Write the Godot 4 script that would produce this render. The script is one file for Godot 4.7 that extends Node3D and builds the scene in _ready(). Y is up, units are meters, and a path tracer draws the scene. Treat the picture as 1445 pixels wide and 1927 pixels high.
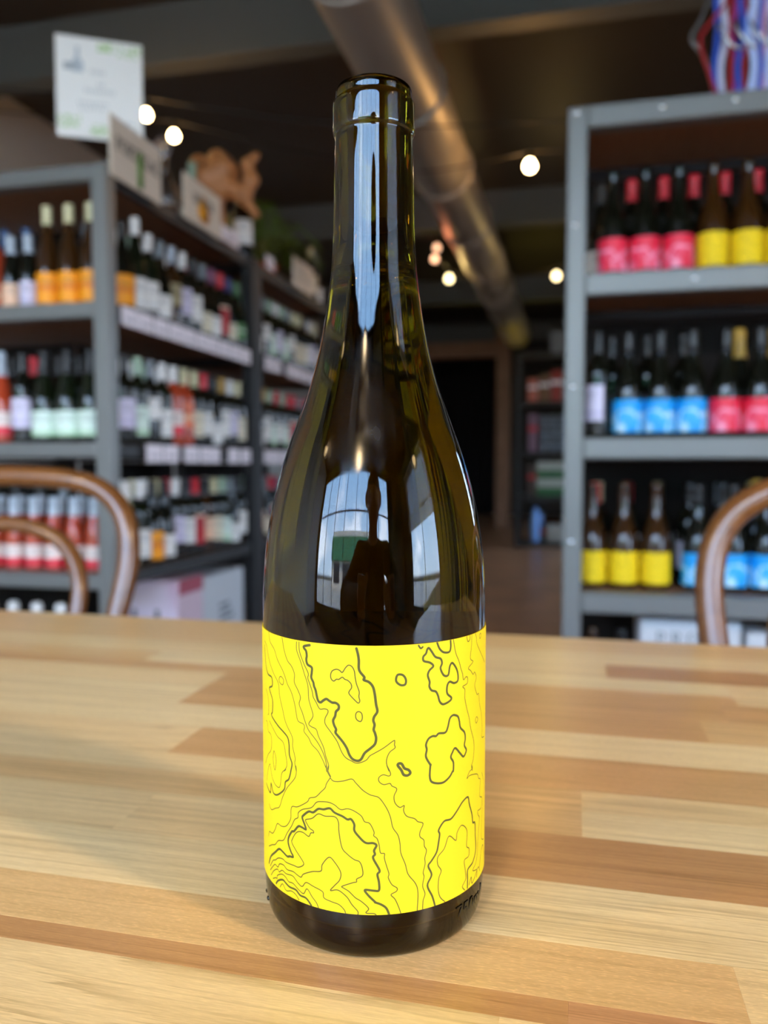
extends Node3D
# A wine bottle with a yellow contour-line label on a butcher-block table in a wine shop. Room axes: the aisle runs along -Z, the shop window is behind the camera at +Z.

const TABLE := 0.7456            # height of the table top
const EYE := 0.91                # height of the lens
const BASE := Vector3(-0.0727, 0.7456, -0.2871)   # foot of the bottle on the table
const FRONT := -2.28             # front faces of the shelving
const TOP := 1.885               # top of the shelving
const LEVELS := [0.13, 0.56, 0.99, 1.437]
var M := {}                      # materials
var SH := {}                     # shared meshes
var KINDS := {}                  # kinds of shelf bottle
var PROTO := {}                  # a finished bottle of each kind
var used := {}
var rng := RandomNumberGenerator.new()

# ---------------------------------------------------------------- mesh builder
class MB:
	var v := PackedVector3Array()
	var n := PackedVector3Array()
	var u := PackedVector2Array()
	var ix := PackedInt32Array()
	func p(a: Vector3, b: Vector3, c := Vector2.ZERO) -> int:
		v.append(a); n.append(b); u.append(c)
		return v.size() - 1
	func t(a: int, b: int, c: int) -> void:      # wound so that the face points along its normals
		var g := (v[b] - v[a]).cross(v[c] - v[a])
		if g.dot(n[a] + n[b] + n[c]) > 0.0:
			ix.append_array([a, c, b])
		else:
			ix.append_array([a, b, c])
	func q(a: int, b: int, c: int, d: int) -> void:
		t(a, b, c); t(a, c, d)
	func flat(pts: Array, uv := []) -> void:      # a flat polygon (fan), normal by the right-hand rule
		var g: Vector3 = (pts[1] - pts[0]).cross(pts[2] - pts[0]).normalized()
		var k := v.size()
		for i in pts.size():
			p(pts[i], g, uv[i] if uv.size() else Vector2(pts[i].x, pts[i].z))
		for i in range(1, pts.size() - 1):
			t(k, k + i, k + i + 1)
	func mesh() -> ArrayMesh:
		var a := []
		a.resize(Mesh.ARRAY_MAX)
		a[Mesh.ARRAY_VERTEX] = v; a[Mesh.ARRAY_NORMAL] = n; a[Mesh.ARRAY_TEX_UV] = u; a[Mesh.ARRAY_INDEX] = ix
		var m := ArrayMesh.new()
		m.add_surface_from_arrays(Mesh.PRIMITIVE_TRIANGLES, a)
		return m
	# box from lo to hi with chamfered edges
	func box(lo: Vector3, hi: Vector3, b := 0.002, x := Transform3D()) -> MB:
		var c := (lo + hi) / 2.0
		var h := (hi - lo) / 2.0
		b = minf(b, minf(h.x, minf(h.y, h.z)) * 0.9)
		for ax in 3:
			var a1 := (ax + 1) % 3
			var a2 := (ax + 2) % 3
			for s in [-1.0, 1.0]:
				var nn := Vector3.ZERO; nn[ax] = s
				var k := v.size()
				for e in [[-1, -1], [1, -1], [1, 1], [-1, 1]]:
					var q0 := Vector3.ZERO
					q0[ax] = s * h[ax]; q0[a1] = e[0] * (h[a1] - b); q0[a2] = e[1] * (h[a2] - b)
					var w := c + q0
					p(x * w, x.basis * nn, Vector2(w.x, w.z) if ax == 1 else Vector2(w.x, w.y) if ax == 2 else Vector2(w.z, w.y))
				q(k, k + 1, k + 2, k + 3)
			if b > 0.0:
				for s1 in [-1.0, 1.0]:
					for s2 in [-1.0, 1.0]:
						var nn := Vector3.ZERO; nn[a1] = s1; nn[a2] = s2
						nn = nn.normalized()
						var k := v.size()
						for e in [[-1, 0], [1, 0], [1, 1], [-1, 1]]:
							var q0 := Vector3.ZERO
							q0[ax] = e[0] * (h[ax] - b)
							q0[a1] = s1 * (h[a1] - (b if e[1] == 1 else 0.0)); q0[a2] = s2 * (h[a2] - (0.0 if e[1] == 1 else b))
							var w := c + q0
							p(x * w, x.basis * nn, Vector2(w.x + w.y, w.z))
						q(k, k + 1, k + 2, k + 3)
		if b > 0.0:
			for sx in [-1.0, 1.0]:
				for sy in [-1.0, 1.0]:
					for sz in [-1.0, 1.0]:
						var nn := Vector3(sx, sy, sz).normalized()
						var k := v.size()
						for e in 3:
							var q0 := Vector3(sx * (h.x - b), sy * (h.y - b), sz * (h.z - b))
							q0[e] += [sx, sy, sz][e] * b
							p(x * (c + q0), x.basis * nn, Vector2(c.x + q0.x, c.z + q0.z))
						t(k, k + 1, k + 2)
		return self
	# surface of revolution about y; pr holds (radius, height) from the foot outwards and up; normals point to the outer side of that walk
	func lathe(pr: Array, seg: int, x := Transform3D(), a0 := 0.0, a1 := TAU) -> MB:
		var m := pr.size()
		var len := [0.0]
		for i in range(1, m):
			len.append(len[i - 1] + pr[i].distance_to(pr[i - 1]))
		var k := v.size()
		for i in m:
			var d: Vector2 = pr[mini(i + 1, m - 1)] - pr[maxi(i - 1, 0)]
			if i > 0 and i < m - 1:
				d = (pr[i + 1] - pr[i]).normalized() + (pr[i] - pr[i - 1]).normalized()
			d = d.normalized()
			for j in seg + 1:
				var a := lerpf(a0, a1, float(j) / seg)
				p(x * Vector3(pr[i].x * sin(a), pr[i].y, pr[i].x * cos(a)), x.basis * Vector3(d.y * sin(a), -d.x, d.y * cos(a)), Vector2(float(j) / seg, 1.0 - len[i] / maxf(len[m - 1], 1e-6)))
		for i in m - 1:
			for j in seg:
				var o := k + i * (seg + 1) + j
				if pr[i].x < 1e-7:
					t(o, o + seg + 1, o + seg + 2)
				elif pr[i + 1].x < 1e-7:
					t(o, o + seg + 1, o + 1)
				else:
					q(o, o + 1, o + seg + 2, o + seg + 1)
		return self
	# round bar along points; radius may vary from r to r1
	func tube(pts: Array, r: float, seg := 8, r1 := -1.0, caps := true) -> MB:
		var m := pts.size()
		var side := Vector3.ZERO
		var k := v.size()
		var run := 0.0
		for i in m:
			var d: Vector3 = (pts[mini(i + 1, m - 1)] - pts[maxi(i - 1, 0)]).normalized()
			if i == 0:
				side = d.cross(Vector3.UP if absf(d.y) < 0.9 else Vector3.RIGHT).normalized()
			else:
				run += pts[i].distance_to(pts[i - 1])
			side = (side - d * side.dot(d)).normalized()
			var oth := d.cross(side)
			var rr := r if r1 < 0.0 else lerpf(r, r1, float(i) / (m - 1))
			for j in seg + 1:
				var a := TAU * j / seg
				var w := side * cos(a) + oth * sin(a)
				p(pts[i] + w * rr, w, Vector2(float(j) / seg, run))
		for i in m - 1:
			for j in seg:
				var o := k + i * (seg + 1) + j
				q(o, o + 1, o + seg + 2, o + seg + 1)
		if caps:
			for e in [0, m - 1]:
				var d: Vector3 = (pts[0] - pts[1]).normalized() if e == 0 else (pts[m - 1] - pts[m - 2]).normalized()
				var c := p(pts[e], d)
				var c0 := v.size()
				for j in seg + 1:
					p(v[k + e * (seg + 1) + j], d)
				for j in seg:
					t(c, c0 + j, c0 + j + 1)
		return self

# a rounded body as an implicit surface: tapered bones [a, ra, b, rb], smoothly joined, meshed with surface nets
func blob(bones: Array, cell: float, soft: float) -> ArrayMesh:
	var lo := Vector3.INF
	var hi := -Vector3.INF
	for b in bones:
		for e in [0, 2]:
			var rr: Vector3 = Vector3.ONE * (float(b[e + 1]) + soft + cell * 2.0)
			lo = lo.min(b[e] - rr); hi = hi.max(b[e] + rr)
	var nx := int((hi.x - lo.x) / cell) + 2
	var ny := int((hi.y - lo.y) / cell) + 2
	var nz := int((hi.z - lo.z) / cell) + 2
	var f := PackedFloat32Array()
	f.resize(nx * ny * nz)
	f.fill(1.0)
	for b in bones:
		var pa: Vector3 = b[0]
		var pb: Vector3 = b[2]
		var ra: float = b[1]
		var rb: float = b[3]
		var big := Vector3.ONE * (maxf(ra, rb) + soft * 1.5 + cell * 2.0)
		var l := ((pa.min(pb) - big - lo) / cell).floor().clamp(Vector3.ZERO, Vector3(nx - 1, ny - 1, nz - 1))
		var h := ((pa.max(pb) + big - lo) / cell).ceil().clamp(Vector3.ZERO, Vector3(nx - 1, ny - 1, nz - 1))
		var ab := pb - pa
		var inv := 1.0 / maxf(ab.length_squared(), 1e-9)
		for k in range(int(l.z), int(h.z) + 1):
			for j in range(int(l.y), int(h.y) + 1):
				for i in range(int(l.x), int(h.x) + 1):
					var w := lo + Vector3(i, j, k) * cell
					var s := clampf((w - pa).dot(ab) * inv, 0.0, 1.0)
					var d := (w - pa - ab * s).length() - lerpf(ra, rb, s)
					var at := (k * ny + j) * nx + i
					var e := f[at]
					var hh := maxf(soft - absf(d - e), 0.0) / soft
					f[at] = minf(d, e) - hh * hh * soft * 0.25
	var m := MB.new()
	var id := {}
	for k in nz - 1:
		for j in ny - 1:
			for i in nx - 1:
				var o := (k * ny + j) * nx + i
				var neg := 0
				for c in 8:
					if f[o + (c & 1) + ((c >> 1) & 1) * nx + (c >> 2) * nx * ny] < 0.0: neg += 1
				if neg == 0 or neg == 8: continue
				var sum := Vector3.ZERO
				var cnt := 0
				for e in [[0, 1], [2, 3], [4, 5], [6, 7], [0, 2], [1, 3], [4, 6], [5, 7], [0, 4], [1, 5], [2, 6], [3, 7]]:
					var c0: int = e[0]
					var c1: int = e[1]
					var f0 := f[o + (c0 & 1) + ((c0 >> 1) & 1) * nx + (c0 >> 2) * nx * ny]
					var f1 := f[o + (c1 & 1) + ((c1 >> 1) & 1) * nx + (c1 >> 2) * nx * ny]
					if (f0 < 0.0) != (f1 < 0.0):
						var s := f0 / (f0 - f1)
						sum += Vector3(c0 & 1, (c0 >> 1) & 1, c0 >> 2).lerp(Vector3(c1 & 1, (c1 >> 1) & 1, c1 >> 2), s)
						cnt += 1
				var g := Vector3(f[o + 1] - f[o], f[o + nx] - f[o], f[o + nx * ny] - f[o]) + Vector3(f[o + 1 + nx + nx * ny] - f[o + nx + nx * ny], f[o + 1 + nx + nx * ny] - f[o + 1 + nx * ny], f[o + 1 + nx + nx * ny] - f[o + 1 + nx])
				var w := lo + (Vector3(i, j, k) + sum / cnt) * cell
				id[o] = m.p(w, g.normalized(), Vector2(w.x, w.y))
	for o in id:
		var i: int = o % nx
		var j: int = (o / nx) % ny
		var k: int = o / (nx * ny)
		for ax in 3:
			var st: int = [1, nx, nx * ny][ax]
			var s1: int = [nx, nx * ny, 1][ax]
			var s2: int = [nx * ny, 1, nx][ax]
			var lim: bool = [j > 0 and k > 0, k > 0 and i > 0, i > 0 and j > 0][ax]
			if lim and (f[o] < 0.0) != (f[o + st] < 0.0) and id.has(o - s1) and id.has(o - s2) and id.has(o - s1 - s2):
				m.q(id[o], id[o - s1], id[o - s1 - s2], id[o - s2])
	return m.mesh()

# ---------------------------------------------------------------- scene helpers
func numbered(called: String) -> String:
	used[called] = used.get(called, -1) + 1
	return called if used[called] == 0 else "%s_%03d" % [called, used[called]]

func thing(called: String, label: String, category: String, at := Vector3.ZERO, turn := 0.0, group := "") -> Node3D:
	var o := Node3D.new()
	o.name = numbered(called)
	add_child(o)
	o.position = at; o.rotation.y = turn
	tag(o, label, category, group)
	return o

func tag(o: Node, label: String, category: String, group := "") -> void:
	o.set_meta("label", label); o.set_meta("category", category)
	if group: o.set_meta("group", group)

func part(parent: Node, called: String, mesh: Mesh, mat: Material, at := Vector3.ZERO) -> MeshInstance3D:
	var o := MeshInstance3D.new()
	o.name = numbered(called) if parent == self else called
	o.mesh = mesh; o.material_override = mat; o.position = at
	parent.add_child(o, true)
	return o

func struct(called: String, mesh: Mesh, mat: Material) -> MeshInstance3D:
	var o := part(self, called, mesh, mat)
	o.set_meta("kind", "structure")
	return o

func bx(lo: Vector3, hi: Vector3, b := 0.002) -> ArrayMesh:
	return MB.new().box(lo, hi, b).mesh()

func mat(key: String, c: Color, rough := 0.6, metal := 0.0, spec := 0.5) -> StandardMaterial3D:
	if M.has(key): return M[key]
	var m := StandardMaterial3D.new()
	m.resource_name = key
	m.albedo_color = c; m.roughness = rough; m.metallic = metal; m.metallic_specular = spec
	M[key] = m
	return m

func curve(pts: Array, per := 6, closed := false) -> Array:     # Catmull-Rom through points
	var out := []
	var n := pts.size()
	for i in (n if closed else n - 1):
		var a = pts[(i - 1 + n) % n if closed else maxi(i - 1, 0)]
		var b = pts[i]
		var c = pts[(i + 1) % n]
		var d = pts[(i + 2) % n if closed else mini(i + 2, n - 1)]
		for s in per:
			var t := float(s) / per
			out.append(0.5 * (2.0 * b + (c - a) * t + (2.0 * a - 5.0 * b + 4.0 * c - d) * t * t + (3.0 * b - a - 3.0 * c + d) * t * t * t))
	out.append(pts[0] if closed else pts[n - 1])
	return out

# ---------------------------------------------------------------- textures
func noise(sd: int, freq: float, oct := 3) -> FastNoiseLite:
	var f := FastNoiseLite.new()
	f.seed = sd; f.frequency = freq; f.fractal_octaves = oct
	f.noise_type = FastNoiseLite.TYPE_SIMPLEX_SMOOTH
	return f

# wood: 0.8 m of grain along u, 0.1 m across v. arcs: how strongly the rings bend; flecks: short bright flecks
func wood_tex(sd: int, rings: float, arcs: float, contrast: float, flecks: float) -> ImageTexture:
	var w := 1024
	var h := 512
	var warp := noise(sd, 0.9, 2)
	var fine := noise(sd + 1, 1.0, 2)
	var broad := noise(sd + 2, 1.0, 2)
	var px := PackedByteArray()
	px.resize(w * h * 3)
	for j in h:
		var y := 0.1 * j / h
		for i in w:
			var x := 0.8 * i / w
			var d := y * rings + arcs * warp.get_noise_2d(x * 4.0, y * 9.0 + 3.0) * 3.0 + arcs * 0.7 * sin(x * 5.0 + sd)
			d += 0.55 * broad.get_noise_2d(x * 0.9 + 20.0, y * 260.0) + 0.3 * broad.get_noise_2d(x * 2.0 + 70.0, y * 700.0)
			var s := d - floorf(d)
			var ring := pow(s, 3.0) * (1.0 - smoothstep(0.9, 1.0, s))
			var fib := fine.get_noise_2d(x * 30.0, y * 2600.0) * 0.5 + fine.get_noise_2d(x * 110.0 + 50.0, y * 5200.0) * 0.5
			var b := broad.get_noise_2d(x * 2.5, y * 45.0)
			var fl := maxf(0.0, fine.get_noise_2d(x * 260.0 + 9.0, y * 1700.0) - 0.25) * flecks
			var k := 1.0 - contrast * ring * (0.30 + 0.35 * broad.get_noise_2d(x * 1.5 + 5.0, y * 90.0)) + fib * 0.12 + b * 0.10 * contrast + fl * 0.3
			var o := (j * w + i) * 3
			px[o] = clampi(int(236.0 * pow(k, 0.85)), 0, 255)
			px[o + 1] = clampi(int(236.0 * k), 0, 255)
			px[o + 2] = clampi(int(236.0 * pow(k, 1.25)), 0, 255)
	return ImageTexture.create_from_image(Image.create_from_data(w, h, false, Image.FORMAT_RGB8, px))

# one contour line of the label, points in tenths of a millimetre from the middle of the front and from the foot of the label
const LW := 2048
const LH := 706
func _ink(cov: PackedByteArray, wide: float, closed: bool, co: Array) -> void:
	var pts := []
	for i in range(0, co.size(), 2):
		pts.append(Vector2(co[i], co[i + 1]) * 0.1)
	var sc := LW / 261.07
	var line := curve(pts, 5, closed)
	var r := wide * sc * (0.75 if wide > 0.38 else 0.62)
	for i in line.size() - 1:
		var a: Vector2 = line[i] * sc
		var b: Vector2 = line[i + 1] * sc
		var st := maxi(1, int(a.distance_to(b) / 0.7))
		for s in st:
			var c := a.lerp(b, float(s) / st)
			var cy := LH - c.y
			for y in range(maxi(0, int(cy - r - 1.0)), mini(LH - 1, int(cy + r + 1.0)) + 1):
				for x in range(int(floor(c.x - r - 1.0)), int(c.x + r + 1.0) + 1):
					var k := clampi(int(255.0 * (r + 0.5 - Vector2(x + 0.5, y + 0.5).distance_to(Vector2(c.x, cy)))), 0, 255)
					if k > 0:
						for half in 2:
							var o := y * LW + posmod(x + LW / 2 + half * LW / 2, LW)
							if cov[o] < k: cov[o] = k

func contour_label() -> ImageTexture:
	var cov := PackedByteArray()
	cov.resize(LW * LH)
	_contours(cov)
	var px := PackedByteArray()
	px.resize(LW * LH * 3)
	for i in LW * LH:
		var k := cov[i] / 255.0 * 0.92
		px[i * 3] = int(lerpf(243.0, 66.0, k))
		px[i * 3 + 1] = int(lerpf(207.0, 66.0, k))
		px[i * 3 + 2] = int(lerpf(24.0, 36.0, k))
	return ImageTexture.create_from_image(Image.create_from_data(LW, LH, false, Image.FORMAT_RGB8, px))

# printed swirls on the pink and the blue labels: broad bands of paler ink round a centre
func swirl_label(base: Color, pale: Color, sd: int) -> ImageTexture:
	var im := Image.create(256, 96, false, Image.FORMAT_RGB8)
	var nz := noise(sd, 0.02, 2)
	for y in 96:
		for x in 256:
			var k := 0.0
			for c in 3:
				var d := Vector2(x - 40 - c * 86, (y - 88) * 1.1).length() + nz.get_noise_2d(x, y) * 14.0
				k = maxf(k, 0.85 * exp(-pow((d - 58.0) / 6.0, 2.0)) + 0.28 * exp(-pow((d - 40.0) / 8.0, 2.0)))
				k = maxf(k, 0.9 * smoothstep(26.0, 4.0, Vector2(x - 18 - c * 86, (y - 84) * 0.8).length()))
			im.set_pixel(x, y, base.lerp(pale, clampf(k, 0.0, 1.0)))
	return ImageTexture.create_from_image(im)

# a small paper label: base colour, a band, a few rules of fine print
func paper_label(base: Color, band: Color, b0: float, b1: float, ink: Color) -> ImageTexture:
	var im := Image.create(64, 64, false, Image.FORMAT_RGB8)
	im.fill(base)
	im.fill_rect(Rect2i(0, int(b0 * 64), 64, int((b1 - b0) * 64)), band)
	for k in 3:
		im.fill_rect(Rect2i(18 + k * 3, 12 + k * 6, 28 - k * 6, 2), base.lerp(ink, 0.5))
	return ImageTexture.create_from_image(im)

# ---------------------------------------------------------------- the scene
func _ready() -> void:
	rng.seed = 7
	_camera_and_light()
	_materials()
	_room()
	_street()
	_table()
	_hero()
	_racks()
	_chairs()
	_shelf_bottles()
	_boxes_and_tags()
	_rack_tops()
	_overhead()
	_added_pendants()
	_far_end()
	_person()

func _camera_and_light() -> void:
	var cam := Camera3D.new()
	cam.name = "camera"
	add_child(cam)
	cam.position = Vector3(0, EYE, 0)
	cam.rotation_degrees = Vector3(-3.25, 13.5, 0)
	var at := CameraAttributesPhysical.new()
	at.frustum_focal_length = 12.0 / (963.5 / 1500.0)      # half the sensor height over half the picture height
	at.frustum_near = 0.02
	at.frustum_far = 200.0
	at.frustum_focus_distance = 0.262
	at.exposure_aperture = at.frustum_focal_length / 3.4   # an opening of 3.4 mm
	cam.attributes = at
	cam.current = true
	var env := Environment.new()
	var sky := ProceduralSkyMaterial.new()
	sky.sky_top_color = Color(0.52, 0.75, 1.0)
	sky.sky_horizon_color = Color(0.76, 0.87, 0.99)
	sky.sky_curve = 0.35
	sky.sky_energy_multiplier = 3.5
	var clouds := NoiseTexture2D.new()
	clouds.width = 512
	clouds.height = 256
	clouds.seamless = true
	clouds.noise = noise(14, 0.018, 4)
	var ramp := Gradient.new()
	ramp.offsets = PackedFloat32Array([0.0, 0.5, 0.72, 1.0])
	ramp.colors = PackedColorArray([Color.BLACK, Color.BLACK, Color.WHITE, Color.WHITE])
	clouds.color_ramp = ramp
	sky.sky_cover = clouds
	sky.sky_cover_modulate = Color(1.5, 1.42, 1.32)
	sky.ground_bottom_color = Color(0.35, 0.35, 0.34)
	sky.ground_horizon_color = Color(0.6, 0.62, 0.62)
	sky.ground_energy_multiplier = 2.5
	var sun := DirectionalLight3D.new()
	sun.name = "sun"
	sun.rotation_degrees = Vector3(-52, 205, 0)        # from behind the shop, onto the street
	sun.light_color = Color(1.0, 0.93, 0.82)
	sun.light_energy = 11.0
	sun.light_angular_distance = 0.53
	sun.shadow_enabled = true
	sun.sky_mode = DirectionalLight3D.SKY_MODE_LIGHT_ONLY
	add_child(sun)
	env.sky = Sky.new()
	env.sky.sky_material = sky
	env.background_mode = Environment.BG_SKY
	env.tonemap_mode = Environment.TONE_MAPPER_LINEAR
	env.tonemap_exposure = 1.0
	env.sdfgi_enabled = true
	env.ssao_enabled = true
	env.ssil_enabled = true
	var we := WorldEnvironment.new()
	we.name = "world"
	we.environment = env
	add_child(we)

func _materials() -> void:
	mat("glass_dark", Color(0.055, 0.06, 0.035), 0.06)
	mat("glass_green", Color(0.06, 0.085, 0.035), 0.06)
	mat("glass_pale", Color(0.46, 0.47, 0.22), 0.06)
	mat("glass_rose", Color(0.66, 0.24, 0.13), 0.06)
	mat("glass_amber", Color(0.20, 0.115, 0.035), 0.06)
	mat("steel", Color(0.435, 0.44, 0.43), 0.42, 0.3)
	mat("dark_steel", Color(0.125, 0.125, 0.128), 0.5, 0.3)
	mat("bolt", Color(0.8, 0.8, 0.8), 0.2, 0.9)
	mat("ceiling", Color(0.19, 0.155, 0.125), 0.5)
	mat("beam", Color(0.33, 0.335, 0.31), 0.6)
	mat("wall", Color(0.76, 0.74, 0.70), 0.8)
	mat("wall_grey", Color(0.36, 0.34, 0.32), 0.8)
	mat("wall_dark", Color(0.22, 0.20, 0.18), 0.8)
	mat("galvanised", Color(0.60, 0.57, 0.53), 0.46, 0.35)
	mat("black", Color(0.02, 0.02, 0.02), 0.9)
	mat("white", Color(0.90, 0.88, 0.85), 0.5)
	mat("cork", Color(0.72, 0.56, 0.36), 0.9)
	var t := []
	t.append(wood_tex(11, 150.0, 0.12, 0.5, 0.3))     # straight lines
	t.append(wood_tex(23, 75.0, 0.45, 0.55, 0.3))     # cathedral arcs
	t.append(wood_tex(37, 60.0, 0.25, 0.3, 1.3))      # flecked
	t.append(wood_tex(51, 110.0, 0.22, 0.6, 0.5))       # dark heartwood
	var tint := {"pale": Color(0.99, 0.86, 0.62), "cream": Color(1.0, 0.89, 0.66), "tan": Color(0.94, 0.775, 0.525), "brown": Color(0.82, 0.62, 0.40), "rust": Color(0.84, 0.63, 0.43), "honey": Color(0.89, 0.70, 0.46)}
	for k in tint:
		for i in 4:
			var m := mat("table_%s_%d" % [k, i], tint[k], 0.30)
			m.albedo_texture = t[i]
			m.clearcoat_enabled = true
			m.clearcoat = 0.18
			m.clearcoat_roughness = 0.22
	mat("shade_panel", Color(0.085, 0.07, 0.06), 0.75, 0.0, 0.3)  # near-black colour carries the shade deep in the racks
	var sb := mat("shelf_wood", Color(0.58, 0.40, 0.28), 0.6)
	sb.albedo_texture = t[3]
	var bw := mat("bentwood", Color(0.47, 0.29, 0.14), 0.26)
	bw.albedo_texture = t[0]
	bw.clearcoat_enabled = true
	bw.clearcoat = 0.3
	bw.clearcoat_roughness = 0.12
	var cw := mat("carved_wood", Color(0.80, 0.52, 0.30), 0.5)
	cw.albedo_texture = t[1]
	var lab := mat("contour", Color.WHITE, 0.62, 0.0, 0.35)
	lab.albedo_texture = contour_label()
	mat("swirl_pink", Color.WHITE, 0.5).albedo_texture = swirl_label(Color(0.90, 0.10, 0.25), Color(0.98, 0.66, 0.76), 3)
	mat("swirl_blue", Color.WHITE, 0.5).albedo_texture = swirl_label(Color(0.0, 0.60, 0.90), Color(0.88, 0.93, 0.97), 5)
	var ink := Color(0.25, 0.25, 0.28)
	for e in [["white", Color(0.89, 0.875, 0.85), Color(0.78, 0.80, 0.82), 0.8, 0.86], ["cream", Color(0.85, 0.81, 0.70), Color(0.7, 0.62, 0.5), 0.8, 0.86],
			["lavender", Color(0.80, 0.77, 0.85), Color(0.7, 0.66, 0.78), 0.75, 0.85], ["orange", Color(0.98, 0.62, 0.02), Color(0.88, 0.48, 0.02), 0.42, 0.60],
			["red", Color(0.70, 0.07, 0.12), Color(0.85, 0.75, 0.65), 0.0, 0.1], ["green", Color(0.28, 0.50, 0.26), Color(0.75, 0.8, 0.7), 0.4, 0.55],
			["peach", Color(0.92, 0.75, 0.62), Color(0.9, 0.7, 0.55), 0.7, 0.8], ["mint", Color(0.83, 0.90, 0.84), Color(0.70, 0.83, 0.68), 0.82, 1.0],
			["rose", Color(0.92, 0.84, 0.80), Color(0.85, 0.10, 0.20), 0.62, 1.0], ["tan", Color(0.66, 0.54, 0.40), Color(0.55, 0.44, 0.32), 0.5, 0.6],
			["olive", Color(0.60, 0.55, 0.40), Color(0.5, 0.45, 0.3), 0.4, 0.6], ["salmon", Color(0.88, 0.45, 0.30), Color(0.93, 0.75, 0.6), 0.5, 0.7]]:
		mat("label_" + e[0], Color.WHITE, 0.55).albedo_texture = paper_label(e[1], e[2], e[3], e[4], ink)
	for e in [["white", Color(0.88, 0.87, 0.85)], ["cream", Color(0.80, 0.77, 0.60)], ["grey", Color(0.45, 0.48, 0.50)], ["black", Color(0.045, 0.045, 0.05)], ["red", Color(0.80, 0.08, 0.16)],
			["mauve", Color(0.50, 0.25, 0.38)], ["navy", Color(0.10, 0.14, 0.38)], ["blue", Color(0.20, 0.33, 0.50)], ["green", Color(0.22, 0.40, 0.20)], ["gold", Color(0.70, 0.55, 0.22)],
			["silver", Color(0.66, 0.70, 0.74)], ["mint", Color(0.60, 0.70, 0.60)]]:
		mat("cap_" + e[0], e[1], 0.32)

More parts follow.
